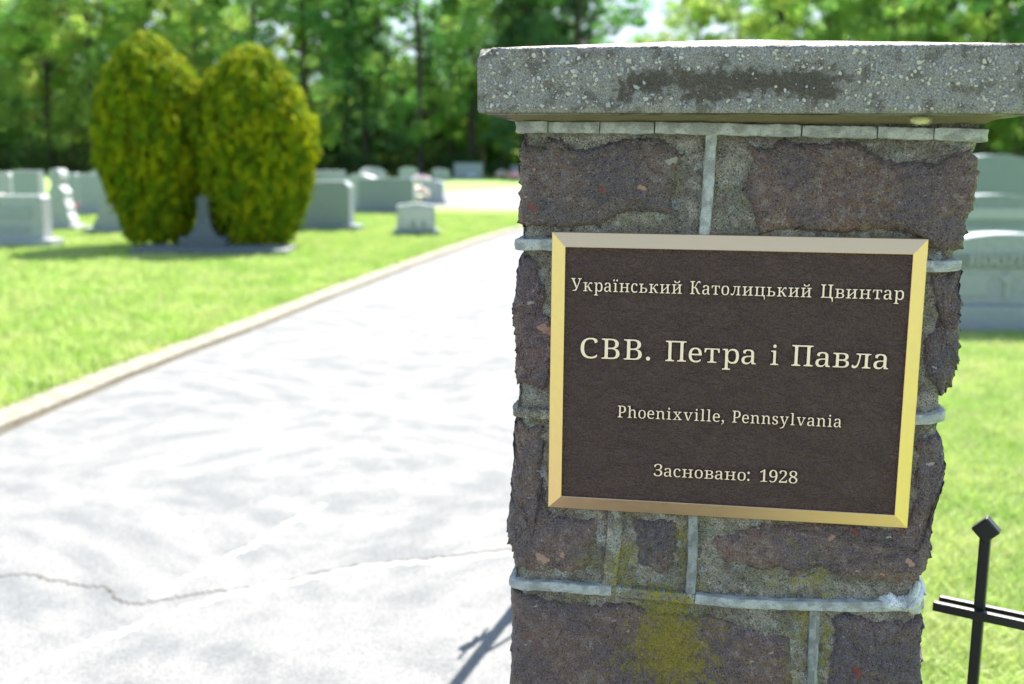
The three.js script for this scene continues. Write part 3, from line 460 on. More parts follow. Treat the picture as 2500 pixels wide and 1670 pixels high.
// ---------------------------------------------------------------- iron fence and gate
const iron = phys({ color: rgb(0.012, 0.012, 0.013), roughness: 0.42, clearcoat: 0.15, clearcoatRoughness: 0.5 });
const roughBar = (w, h, d) => { const g = new RoundedBoxGeometry(w, h, d, 2, Math.min(w, h, d) * 0.14); return g; };
function picketParts(o, x, z, top, fin = true) {
  const p = mesh('picket', roughBar(0.0175, top - 0.035, 0.0175).translate(x, (top - 0.035) / 2, z), iron, o);
  if (fin) mesh('finial', roughBar(0.033, 0.033, 0.022).rotateZ(Math.PI / 4).translate(x, top - 0.022, z), iron, p);
}
{
  const a = Math.atan2(-0.076, 0.12);   // the panel runs right and towards the camera
  const f = thing('iron_fence', 'black iron fence panel with diamond tipped picket beside the stone pillar', 'fence', [0.745, 0, -1.77], a);
  for (const [y, x0] of [[0.742, 0], [0.15, 0.02]]) for (const z of [-0.0155, 0.0155]) mesh('rail', roughBar(1.25 - x0, 0.016, 0.0125).translate(x0 + (1.25 - x0) / 2 + (z < 0 ? 0.004 : 0), y, z), iron, f);
  for (let k = 0; k < 8; k++) picketParts(f, 0.072 + k * 0.16, 0, 0.912);
  mesh('fence_post', roughBar(0.04, 1.0, 0.04).translate(1.275, 0.5, 0), iron, f);
}
{
  // open gate leaf behind the pillar: only its shadow reaches the road in view
  const h = 0.86, kx = 0.25, kz = 0.78, gx = -0.034 + kx * h, gz = -3.255 - kz * h;
  const g = thing('gate_leaf', 'black iron gate leaf standing open behind the stone pillar, its shadow on the road', 'gate', [gx, 0, gz], Math.atan2(0.81, 0.58));
  mesh('stile', roughBar(0.033, 1.86, 0.033).translate(0, 0.95, 0), iron, g);
  for (const [y, x0, w] of [[h, -0.19, 0.02], [1.14, 0.01, 0.012], [0.16, 0.0, 0.02]]) mesh('rail', roughBar(1.2 - x0, w, w).translate((1.2 + x0) / 2, y, 0), iron, g);
  const lt = mesh('latch', roughBar(0.05, 0.026, 0.03).translate(-0.17, h, 0), iron, g);
  mesh('latch_bar', roughBar(0.009, 0.2, 0.009).translate(-0.155, h + 0.02, 0), iron, lt);
  mesh('latch_bar', roughBar(0.008, 0.13, 0.008).translate(-0.115, h - 0.05, 0), iron, lt);
  for (let k = 4; k < 8; k++) picketParts(g, k * 0.15, 0, 1.72);
  mesh('stile', roughBar(0.03, 1.8, 0.03).translate(1.2, 0.92, 0), iron, g);
}

// ---------------------------------------------------------------- headstones
const granTex = tex(512, 512, (x, y, o) => { const n = fbm2(x / 70, y / 70, 4), k = 0.74 + 0.24 * hash(x, y) + 0.28 * hash((x >> 1) + 9, (y >> 1) + 2) + 0.16 * n; o[0] = o[1] = o[2] = 0.8 * k; }, { srgb: true });
const granite = (r, g, b, rough = 0.8) => std({ map: granTex, color: rgb(r, g, b), roughness: rough });
const G1 = granite(0.41, 0.44, 0.47), G2 = granite(0.34, 0.38, 0.41), G3 = granite(0.24, 0.285, 0.31), Gw = granite(0.42, 0.42, 0.42), Gp = granite(0.33, 0.27, 0.25);
function profile(w, h, type) {
  const s = new THREE.Shape(), a = w / 2; s.moveTo(-a, 0); s.lineTo(a, 0);
  if (type === 'serpentine') { s.lineTo(a, h * 0.86); s.bezierCurveTo(a * 0.7, h * 0.86, a * 0.55, h, 0, h); s.bezierCurveTo(-a * 0.55, h, -a * 0.7, h * 0.86, -a, h * 0.86); }
  else if (type === 'round') { s.lineTo(a, h * 0.8); s.bezierCurveTo(a * 0.9, h * 0.95, a * 0.4, h, 0, h); s.bezierCurveTo(-a * 0.4, h, -a * 0.9, h * 0.95, -a, h * 0.8); }
  else if (type === 'peak') { s.lineTo(a, h * 0.9); s.lineTo(0, h); s.lineTo(-a, h * 0.9); }
  else if (type === 'chamfer') { s.lineTo(a, h * 0.88); s.lineTo(a * 0.8, h); s.lineTo(-a * 0.8, h); s.lineTo(-a, h * 0.88); }
  else if (type === 'slant') { s.lineTo(a, h * 0.93); s.lineTo(a * 0.93, h); s.lineTo(-a * 0.93, h * 0.98); s.lineTo(-a, h * 0.92); }
  else if (type === 'scroll') {
    const e = [[1, 0], [0.98, 0.1], [0.8, 0.2], [0.74, 0.26], [0.82, 0.31], [0.7, 0.36], [0.62, 0.44], [0.6, 0.52], [0.68, 0.58], [0.5, 0.64], [0.3, 0.7], [0.26, 0.76], [0.42, 0.83], [0.44, 0.92], [0.3, 0.99], [0.1, 1]];
    e.forEach(([x, y]) => s.lineTo(x * a, y * h)); [...e].reverse().forEach(([x, y]) => s.lineTo(-x * a * (y < 0.7 ? 0.8 : 1), y * h));
  } else { s.lineTo(a, h); s.lineTo(-a, h); }
  s.closePath(); return s;
}
function headstone(name, label, x, z, turn, w, h, d, type, mat, { base = 0.2, bw = 0.16, group = 'granite headstones on the lawn', baseMat } = {}) {
  const o = thing(name, label, 'headstone', [x, 0, z], turn, group);
  const bh = base, b = new RoundedBoxGeometry(w + bw, bh + 0.06, d + 0.14, 2, 0.012); b.translate(0, bh / 2 - 0.03, 0);
  mesh('base', boxUV(b, 2), baseMat ?? mat, o);
  const g = new THREE.ExtrudeGeometry(profile(w, h - bh, type), { depth: d - 0.02, bevelEnabled: true, bevelThickness: 0.01, bevelSize: 0.008, bevelOffset: -0.008, bevelSegments: 2, curveSegments: 14 });
  g.translate(0, bh + 0.001, -(d - 0.02) / 2); mesh('tablet', boxUV(g, 2), mat, o);
  return o;
}
const panel = (o, w, h, y, d, mat) => mesh('raised_panel', new RoundedBoxGeometry(w, h, 0.02, 2, 0.006).translate(0, y, d / 2 + 0.006), mat, o);
const lw = 'granite headstones on the left lawn', rw = 'granite headstones right of the pillar', fw = 'small headstones far down the drive';
{
  const T = -0.13;
  let o = headstone('headstone', 'wide low grey headstone cut off by the left picture edge', -8.12, -17.45, T * 0.8, 1.16, 0.87, 0.28, 'slant', G1, { base: 0.17, bw: 0.3, group: lw }); panel(o, 0.8, 0.2, 0.6, 0.28, G2); panel(o, 0.7, 0.12, 0.33, 0.28, G2);
  headstone('headstone', 'grey headstone with flowers at the far left edge behind the wide low one', -12.3, -26, T, 0.55, 1.1, 0.26, 'chamfer', G1, { group: lw });
  headstone('headstone', 'tall flat grey slab behind the leftmost scroll sided monument', -10.78, -24, T, 0.62, 1.17, 0.25, 'flat', G2, { group: lw });
  headstone('scroll_monument', 'carved scroll sided grey monument left of the other scroll sided one', -9.05, -21.5, T + 0.15, 0.55, 1.24, 0.42, 'scroll', G1, { base: 0.14, bw: 0.22, group: lw });
  headstone('headstone', 'small grey slab between the two scroll sided monuments, farther back', -12.34, -30, T, 0.62, 1.03, 0.25, 'chamfer', G2, { group: lw });
  headstone('headstone', 'grey slab right behind the scroll sided monument beside the shrub', -10.5, -27, T, 0.7, 1.06, 0.25, 'flat', G2, { group: lw });
  headstone('scroll_monument', 'carved scroll sided grey monument beside the left golden shrub', -7.72, -20.9, T + 0.12, 0.85, 1.22, 0.42, 'scroll', G2, { base: 0.14, bw: 0.24, group: lw });
  o = headstone('headstone', 'tall grey headstone with clipped top corner right of the golden shrubs', -3.85, -22.1, T, 1.1, 1.04, 0.36, 'chamfer', G3, { base: 0.16, bw: 0.36, group: lw });
  headstone('headstone', 'wide grey headstone behind the clipped corner one', -3.42, -29.1, T * 0.6, 1.5, 0.99, 0.3, 'slant', G3, { base: 0.18, bw: 0.1, group: lw });
  o = headstone('headstone', 'small pale headstone with dark base near the kerb', -1.88, -20.85, 0.08, 0.74, 0.66, 0.22, 'peak', granite(0.5, 0.53, 0.57), { base: 0.15, bw: 0.14, group: lw, baseMat: G3 }); panel(o, 0.56, 0.34, 0.37, 0.22, granite(0.56, 0.58, 0.64));
  for (const s of [-0.06, 0.15]) mesh('carved_emblem', new THREE.ConeGeometry(0.05, 0.17, 4).scale(1, 1, 0.2).translate(s, 0.29, 0.126), granite(0.3, 0.3, 0.31), o);
  headstone('headstone', 'narrow pinkish headstone just right of the golden shrubs', -6.8, -36, 0.15, 0.42, 1.1, 0.25, 'round', Gp, { group: fw });
  headstone('headstone', 'grey headstone behind the clipped corner one on its left', -6.12, -36.3, 0.2, 0.95, 1.09, 0.25, 'flat', G2, { group: fw });
  headstone('headstone', 'curved top headstone with a bright lit top behind the clipped corner one', -4.4, -31.3, -0.3, 0.95, 1.06, 0.5, 'serpentine', G1, { group: fw });
  headstone('headstone', 'rounded grey headstone against the dark wood above the wide grey one', -5.47, -42, 0.3, 0.98, 1.15, 0.35, 'round', G1, { group: fw });
  headstone('headstone', 'low grey rounded headstone left of the widest far one', -5.03, -74.8, 0.2, 1.2, 0.85, 0.3, 'serpentine', G2, { group: fw });
  headstone('headstone', 'widest far grey headstone standing before the wood', -3.36, -80.5, 0.1, 2.1, 1.22, 0.4, 'flat', G2, { group: fw });
  headstone('headstone', 'far grey headstone behind pink flowers beside the pillar', 0.49, -84.2, 0.1, 1.5, 1.04, 0.3, 'flat', G3, { group: fw });
  headstone('headstone', 'small grey headstone behind the left scroll sided monument, before the wood', -17.2, -45, -0.1, 0.8, 0.95, 0.3, 'round', G2, { group: fw });
  headstone('headstone', 'second small far headstone left of the golden shrubs', -15.1, -41, -0.1, 0.9, 1.0, 0.3, 'chamfer', G1, { group: fw });
  headstone('headstone', 'low pale headstone behind the small pale one near the kerb', -2.75, -36.5, -0.1, 0.8, 0.8, 0.3, 'round', G1, { group: fw });
  headstone('headstone', 'tiny far headstone between the two lowest ones before the wood', -7.0, -72, 0.1, 1.2, 0.95, 0.3, 'serpentine', G1, { group: fw });
  o = thing('grave_marker', 'low white flat grave marker beside the far road bend', 'grave marker', [-4.24, 0, -54.1], 0.1); mesh('slab', boxUV(new RoundedBoxGeometry(1.2, 0.4, 0.7, 2, 0.03).translate(0, 0.19, 0), 1), Gw, o);
}
{ // right of the pillar
  let o = headstone('headstone', 'nearest rounded grey headstone with carved name and cross right of the pillar', 4.35, -9.5, 0.0, 1.4, 0.9, 0.3, 'serpentine', G2, { base: 0.27, bw: 0.24, group: rw });
  const band = panel(o, 1.16, 0.12, 0.66, 0.3, granite(0.22, 0.245, 0.25));
  const f2 = await new FontLoader().loadAsync('fonts/droid/droid_serif_bold.typeface.json');
  { const t = new THREE.ExtrudeGeometry(f2.generateShapes('HOOZU', 0.1), { depth: 0.012, bevelEnabled: false, curveSegments: 5 }); t.computeBoundingBox(); t.translate(-(t.boundingBox.max.x + t.boundingBox.min.x) / 2 - 0.1, 0.623, 0.165); mesh('carved_name', boxUV(t, 1), G1, o); }
  { const s = new THREE.Shape(); const k = 0.028; [[-k, -0.12], [k, -0.12], [k, 0.03], [0.07, 0.03], [0.07, 0.08], [k, 0.08], [0, 0.13], [-k, 0.08], [-0.07, 0.08], [-0.07, 0.03], [-k, 0.03]].forEach(([x, y], i) => (i ? s.lineTo(x, y) : s.moveTo(x, y))); const c = new THREE.ExtrudeGeometry(s, { depth: 0.02, bevelEnabled: false }).translate(0.0, 0.45, 0.148); mesh('carved_cross', boxUV(c, 1), granite(0.36, 0.39, 0.42), o); for (const x of [-0.34, 0.34]) mesh('name_panel', new RoundedBoxGeometry(0.34, 0.2, 0.02, 2, 0.006).translate(x, 0.45, 0.152), granite(0.36, 0.39, 0.42), o); }
  o = headstone('headstone', 'middle grey headstone of the three right of the pillar', 6.08, -13.7, 0, 1.6, 1.12, 0.3, 'serpentine', G3, { base: 0.25, bw: 0.3, group: rw }); panel(o, 1.0, 0.14, 0.88, 0.3, G1); panel(o, 1.2, 0.3, 0.55, 0.3, G2);
  headstone('headstone', 'farthest and tallest headstone right of the pillar', 8.5, -19.2, 0, 1.9, 1.66, 0.35, 'serpentine', G3, { base: 0.3, bw: 0.3, group: rw });
}
// monument between the shrubs
{
  const Gm = granite(0.14, 0.16, 0.165);
  const o = thing('cross_monument', 'tapering grey stone pedestal on a wide plinth between the golden shrubs', 'monument', [-4.9, 0, -16.95], 0.05);
  mesh('plinth', boxUV(new RoundedBoxGeometry(2.35, 0.16, 1.1, 2, 0.015).translate(0.25, 0.04, 0.35), 2), Gm, o);
  mesh('step', boxUV(new RoundedBoxGeometry(0.7, 0.14, 0.5, 2, 0.02).translate(0.02, 0.185, -0.02), 2), Gm, o);
  const g = new THREE.CylinderGeometry(0.13, 0.34, 0.36, 4, 3).rotateY(Math.PI / 4); const p = g.attributes.position; for (let i = 0; i < p.count; i++) { const t = (p.getY(i) + 0.18) / 0.36, k = 1 - 0.35 * Math.sin(t * Math.PI) * 0.8; p.setX(i, p.getX(i) * k); p.setZ(i, p.getZ(i) * 0.6); } g.computeVertexNormals();
  mesh('pedestal', boxUV(g.toNonIndexed().translate(0, 0.43, -0.1), 2), Gm, o);
  mesh('shaft', boxUV(new RoundedBoxGeometry(0.18, 0.3, 0.14, 2, 0.015).translate(0, 0.74, -0.1), 2), Gm, o);
  const r = thing('fieldstone', 'small pale rounded stone at the left end of the plinth', 'stone', [-5.62, 0, -16.3]);
  const q = new THREE.IcosahedronGeometry(0.1, 4), qp = q.attributes.position; for (let i = 0; i < qp.count; i++) { const k = 1 + 0.15 * n3(qp.getX(i) * 14, qp.getY(i) * 14, qp.getZ(i) * 14); qp.setXYZ(i, qp.getX(i) * k * 1.1, qp.getY(i) * k * 0.7, qp.getZ(i) * k); } q.computeVertexNormals(); mesh('rock', boxUV(q.translate(0, 0.05, 0), 2), granite(0.5, 0.43, 0.36), r);
}
// grave flowers
const bloomMat = std({ vertexColors: true, roughness: 0.8 });
function bouquet(label, x, y, z, s, cols, seed) {
  const o = thing('flower_bouquet', label, 'flowers', [x, y, z], 0, 'flowers left at the graves'), r = mulberry(seed);
  const by = cols.map(() => []);
  for (let i = 0; i < 34; i++) { const a = r() * 6.28, t = Math.acos(1 - 1.4 * r()), p = V(Math.sin(t) * Math.cos(a), 0.75 + 0.7 * Math.cos(t), Math.sin(t) * Math.sin(a)).multiplyScalar(s * 0.8); const g = new THREE.SphereGeometry(s * 0.2, 7, 5); const gp = g.attributes.position; for (let k = 0; k < gp.count; k++) { const f = 1 + 0.3 * n3(gp.getX(k) * 60 / (s * 4) + i, gp.getY(k) * 15 / s, gp.getZ(k) * 15 / s); gp.setXYZ(k, gp.getX(k) * f, gp.getY(k) * f * 0.7, gp.getZ(k) * f); } g.computeVertexNormals(); g.translate(p.x, p.y, p.z); by[i % cols.length].push(g); }
  const all = by.flatMap((list, i) => list.map((g) => { const n = g.attributes.position.count, c = new Float32Array(n * 3); for (let k = 0; k < n; k++) c.set(cols[i], k * 3); g.setAttribute('color', new THREE.BufferAttribute(c, 3)); return g; }));
  mesh('blooms', mergeGeometries(all), bloomMat, o).userData.kind = 'stuff';
  mesh('stems', new THREE.CylinderGeometry(s * 0.3, s * 0.18, s, 8).translate(0, s * 0.5 - 0.02, 0), std({ color: rgb(0.05, 0.11, 0.03), roughness: 0.9 }), o);
}
const PINK = [0.7, 0.2, 0.34], PALE = [0.6, 0.42, 0.4], WHITE = [0.65, 0.62, 0.6], RED = [0.35, 0.03, 0.04], PEACH = [0.6, 0.3, 0.18];
bouquet('bright pink flowers beside the pillar edge far away', 0.15, 0, -82, 0.42, [PINK, [0.75, 0.4, 0.5]], 3);
bouquet('pale peach flowers left of the far bright pink ones', -0.88, 0, -83, 0.55, [PALE, PEACH, WHITE], 4);
bouquet('pink and white flowers behind the wide grey headstone', -3.1, 0, -34.5, 0.5, [PALE, WHITE], 5);
bouquet('mauve flowers near the low white grave marker', -4.8, 0, -56, 0.55, [[0.4, 0.28, 0.36], WHITE], 6);
bouquet('white flowers in front of the widest far headstone', -3.1, 0, -79.6, 0.42, [WHITE, [0.4, 0.45, 0.55]], 7);
bouquet('peach and white flowers at the left picture edge', -11.9, 0.25, -25, 0.3, [PEACH, WHITE], 8);
bouquet('dark red flowers between the far left slabs', -11.2, 0, -27.2, 0.28, [RED], 9);
bouquet('small pink flowers between two far headstones', -5.6, 0.2, -35.2, 0.36, [PALE, WHITE], 10);
bouquet('pale flowers before the tallest headstone right of the pillar', 7.5, 0.45, -16.2, 0.2, [WHITE, PALE], 12);

// ---------------------------------------------------------------- foliage
const leafMat = phys({ vertexColors: true, transmission: 0.55, thickness: 0, roughness: 0.9, ior: 1.4, specularIntensity: 0.35 });
const barkMat = std({ color: rgb(0.065, 0.052, 0.04), roughness: 1 });
class Leaves {
  constructor() { this.p = []; this.c = []; this.i = []; }
  leaf(c, n, up, L, W, col) {   // a folded pointed leaf of two faces
    const s = V().crossVectors(n, up).normalize(), t = V().crossVectors(s, n).normalize(), b = this.p.length / 3;
    const q = [c.clone().addScaledVector(t, -L / 2), c.clone().addScaledVector(s, W / 2).addScaledVector(n, W * 0.15), c.clone().addScaledVector(t, L / 2), c.clone().addScaledVector(s, -W / 2).addScaledVector(n, W * 0.15)];
    q.forEach((v) => { this.p.push(v.x, v.y, v.z); this.c.push(...col); }); this.i.push(b, b + 1, b + 2, b, b + 2, b + 3);
  }
  build() { const g = new THREE.BufferGeometry(); g.setAttribute('position', new THREE.Float32BufferAttribute(this.p, 3)); g.setAttribute('color', new THREE.Float32BufferAttribute(this.c, 3)); g.setIndex(this.i); g.computeVertexNormals(); return g; }
}
const rdir = (r) => { const z = 2 * r() - 1, a = r() * Math.PI * 2, s = Math.sqrt(1 - z * z); return V(s * Math.cos(a), z, s * Math.sin(a)); };
// golden arborvitae
const sprayMat = phys({ vertexColors: true, transmission: 0.34, thickness: 0, roughness: 0.95, ior: 1.4, specularIntensity: 0.15 });
function arborvitae(label, x, z, H, Rad, seed, lean, foot) {
  const o = thing('arborvitae', label, 'shrub', [x, 0, z], 0, 'golden shrubs by the monument'), r = mulberry(seed);
  const T = [[0, 0.42 * foot], [0.06, 0.5 * foot], [0.2, 0.65 * foot], [0.31, 0.79 * Math.sqrt(foot)], [0.41, 0.96], [0.5, 1], [0.6, 0.97], [0.71, 0.88], [0.82, 0.72], [0.9, 0.54], [0.96, 0.32], [1, 0.06]];
  const prof = (t) => { for (let i = 1; i < T.length; i++) if (t <= T[i][0]) return Rad * lerp(T[i - 1][1], T[i][1], (t - T[i - 1][0]) / (T[i][0] - T[i - 1][0])); return 0.02; };
  const L = new Leaves(), N = 1300;
  for (let k = 0; k < N; k++) {   // upright tufts of flat sprays with gaps between them
    const t = 0.015 + 0.975 * Math.pow((k + r()) / N, 0.92), a = k * 2.39996 + 0.5 * r(), bump = 1 + 0.09 * n3(Math.cos(a) * 2.2 + seed, t * 7, Math.sin(a) * 2.2), rr = Math.max(0.05, prof(t) * bump * (0.87 + 0.17 * r()) - 0.075);
    const c = V(Math.cos(a) * rr + lean * t, 0.12 + t * (H - 0.3), Math.sin(a) * rr), out = V(Math.cos(a), 0.35 + 1.1 * t, Math.sin(a)).normalize();
    const tone = r(), col = tone < 0.4 ? [0.3, 0.33, 0.007] : tone < 0.75 ? [0.19, 0.27, 0.007] : [0.12, 0.21, 0.008], S = 0.75 + 0.5 * r();
    for (let m = 0; m < 28; m++) {
      const d = rdir(r).multiplyScalar(0.095 * S * (0.75 + 0.25 * r())), p = c.clone().add(V(d.x, d.y * 1.6, d.z)).addScaledVector(out, 0.05 * S), n = d.clone().normalize().add(out.clone().multiplyScalar(0.5)).add(rdir(r).multiplyScalar(0.35)).normalize(), j = 0.8 + 0.4 * r();
      L.leaf(p, n, V(d.x * 2, 1, d.z * 2).normalize(), 0.085 + 0.05 * r(), 0.036 + 0.02 * r(), col.map((q) => q * j));
    }
  }
  mesh('sprays', L.build(), sprayMat, o);
  const core = new THREE.IcosahedronGeometry(1, 6), p = core.attributes.position;
  for (let i = 0; i < p.count; i++) { const v = V(p.getX(i), p.getY(i), p.getZ(i)).normalize(), t = clamp((v.y + 1) / 2, 0, 1), rr = prof(0.04 + t * 0.9) * 0.74, h = Math.hypot(v.x, v.z) || 1e-6; const k = rr * Math.min(1, h * 3) * (1 + 0.06 * n3(v.x * 5, v.y * 9, v.z * 5)); p.setXYZ(i, v.x / h * k + lean * t, 0.1 + t * (H - 0.36), v.z / h * k); }
  core.computeVertexNormals(); mesh('inner_foliage', core, std({ color: rgb(0.19, 0.27, 0.008), roughness: 1 }), o);
  mesh('trunk', new THREE.CylinderGeometry(0.09, 0.12, 0.5, 9).translate(0, 0.2, 0), barkMat, o);
}
arborvitae('taller golden green egg shaped shrub on the left of the pair', -5.86, -17.75, 3.5, 0.92, 31, -0.07, 1.16);
arborvitae('slightly shorter golden green shrub on the right of the pair', -4.24, -17.7, 3.32, 1.0, 57, -0.02, 1.22);

// trees of the wood
function limb(pts, r0, r1, seg = 7) { const c = new THREE.CatmullRomCurve3(pts), n = pts.length * 3, P = c.getSpacedPoints(n), F = c.computeFrenetFrames(n); return gridGeo(seg, n, (i, j) => { const a = i / seg * Math.PI * 2, r = lerp(r0, r1, j / n), q = P[j].clone().addScaledVector(F.normals[j], Math.cos(a) * r).addScaledVector(F.binormals[j], Math.sin(a) * r); return [q.x, q.y, q.z, i / seg, j * 0.3]; }); }
function makeTree(seed, H, R0, low, hue, nClump, leafS, conifer = false) {
  const r = mulberry(seed), o = new THREE.Group(), parts = [], L = new Leaves();
  const bend = V((r() - 0.5) * 1.2, 0, (r() - 0.5) * 1.2), at = (t) => V(bend.x * t * t, H * t, bend.z * t * t);
  parts.push(limb([0, 0.3, 0.6, 0.92].map((t) => at(t)), H * 0.014 + 0.06, 0.05));
  const tips = [];
  const nl = conifer ? 26 : 15;
  for (let k = 0; k < nl; k++) {
    const t = lerp(low, 0.9, (k + 0.5 * r()) / nl), a = k * 2.4 + r(), env = conifer ? R0 * (1.02 - (t - low) / (1 - low)) : R0 * Math.sqrt(Math.max(0.06, 1 - ((t - (low + 0.42 * (1 - low))) / (0.62 * (1 - low))) ** 2)), len = env * (0.65 + 0.4 * r()), s = at(t), rise = conifer ? -0.05 : 0.35 + 0.4 * r();
    const e = s.clone().add(V(Math.cos(a) * len, len * rise, Math.sin(a) * len)), m = s.clone().lerp(e, 0.5).add(V(0, -0.08 * len, 0));
    parts.push(limb([s, m, e], 0.05 + 0.02 * len, 0.018, 5));
    for (let q = 0; q < nClump / nl; q++) { const f = 0.25 + 0.8 * Math.sqrt(r()); tips.push(s.clone().lerp(e, f).add(rdir(r).multiplyScalar(0.28 * len * (0.4 + f)))); }
  }
  for (let k = 0; k < 5; k++) tips.push(at(0.9 + 0.1 * r()).add(rdir(r).multiplyScalar(0.5)));
  for (const c of tips) {
    const rad = 0.5 + 0.75 * r(), w = 0.7 + 0.6 * r(), col = hue.map((q, i) => q * w * (i === 0 ? 0.85 + 0.4 * r() : 1)), n = Math.round(26 + 36 * rad);
    for (let m = 0; m < n; m++) { const d = rdir(r).multiplyScalar(rad * Math.cbrt(r())); d.y *= 0.7; const j = 0.8 + 0.4 * r(); L.leaf(c.clone().add(d), rdir(r).add(V(0, 0.6, 0)).normalize(), rdir(r), leafS * (0.7 + 0.6 * r()), leafS * (0.5 + 0.35 * r()), col.map((q) => q * j)); }
  }
  mesh('trunk', mergeGeometries(parts), barkMat, o); mesh('crown', L.build(), leafMat, o);
  return o;
}
const kinds = [
  makeTree(101, 22, 5.4, 0.12, [0.2, 0.39, 0.08], 150, 0.37), makeTree(102, 20, 4.8, 0.08, [0.31, 0.48, 0.09], 140, 0.36), makeTree(103, 24, 5.0, 0.22, [0.14, 0.33, 0.085], 140, 0.37),
  makeTree(104, 18, 4.4, 0.06, [0.36, 0.5, 0.11], 140, 0.34), makeTree(105, 21, 4.2, 0.14, [0.1, 0.22, 0.08], 170, 0.33, true), makeTree(106, 15, 4.2, 0.04, [0.25, 0.43, 0.085], 140, 0.34),
];
const kindName = ['broadleaf_tree', 'broadleaf_tree', 'tall_tree', 'pale_green_tree', 'pine_tree', 'young_tree'];
const kindWord = ['broad mid green tree', 'yellow green leafy tree', 'tall dark green tree', 'pale lime green tree', 'dark pine tree', 'low bright green tree'];
const placed = [], treeLabels = new Set();
function plant(k, x, z, s, sy, turn, where) {
  const o = placed.includes(k) ? kinds[k].clone() : kinds[k]; placed.push(k);
  let lab = kindWord[k] + ' ' + where; if (treeLabels.has(lab)) lab += ', right hand one'; treeLabels.add(lab); o.name = numbered(kindName[k]); o.position.set(x, -0.05, z); o.scale.set(s, s * sy, s); o.rotation.y = turn; o.userData = { label: lab, category: 'tree', group: 'trees of the wood behind the graves' }; scene.add(o);
}
{
  const rt = mulberry(404), where = (x, z, row) => { const p = 1174 + x / -z * 2450; const side = p < 180 ? 'at the far left edge of the wood' : p < 330 ? 'left of the golden shrubs' : p < 560 ? 'above the taller golden shrub' : p < 760 ? 'above the shorter golden shrub' : p < 960 ? 'over the headstones right of the shrubs' : p < 1160 ? 'just left of the pillar cap' : p < 1420 ? 'above the left end of the pillar cap' : p < 1560 ? 'at the bright sky gap over the pillar' : p < 1900 ? 'above the middle of the pillar cap' : p < 2250 ? 'above the right end of the pillar cap' : 'at the right edge of the wood'; return side + [', front row', ', second row', ', third row', ', back row'][row]; };
  // [x, z, kind, size, height factor]; lower trees leave the gaps of sky
  const front = [[-45, 0], [-40, 3], [-35.5, 1], [-31, 5], [-27, 3], [-22, 0], [-17.5, 2], [-12.5, 4], [-8, 0], [-3.5, 2], [1, 4]];
  for (const [x, k] of front) plant(k, x + (rt() - 0.5), -91 - 4 * rt(), 0.95 + 0.15 * rt(), 1, rt() * 6.3, where(x, -92, 0));
  for (const [x, k, s] of [[5.3, 2, 0.95], [9.5, 5, 0.72], [15.6, 3, 0.95], [18.9, 1, 0.9], [22.6, 5, 0.82], [27, 1, 0.95], [31.5, 0, 1], [36, 1, 0.95], [40.5, 2, 1], [45, 0, 1], [50, 3, 1]]) plant(k, x, -92 - 3 * rt(), s, 1, rt() * 6.3, where(x, -92, 0));
  const second = [[-50, 2], [-43, 4], [-38, 0], [-33, 2], [-29, 1], [-20, 1], [-15, 2], [-5.5, 0], [-1, 3], [3, 2], [6, 4], [25, 4], [30, 2], [34, 0], [39, 4], [43, 1], [48, 2]];
  for (const [x, k] of second) plant(k, x + rt() - 0.5, -100 - 5 * rt(), 0.98 + 0.15 * rt(), 1, rt() * 6.3, where(x, -102, 1));
  for (const [x, k, s] of [[-52, 0, 1], [-46, 1, 1], [-36, 2, 1], [-30, 0, 1], [-18, 0, 1], [-3.5, 2, 1], [2, 0, 1], [10, 5, 0.8], [15, 5, 0.95], [20.5, 5, 0.85], [28, 0, 1], [35, 1, 1], [42, 2, 1], [50, 0, 1]]) plant(k, x, -112 - 5 * rt(), s, 1, rt() * 6.3, where(x, -113, 2));
}
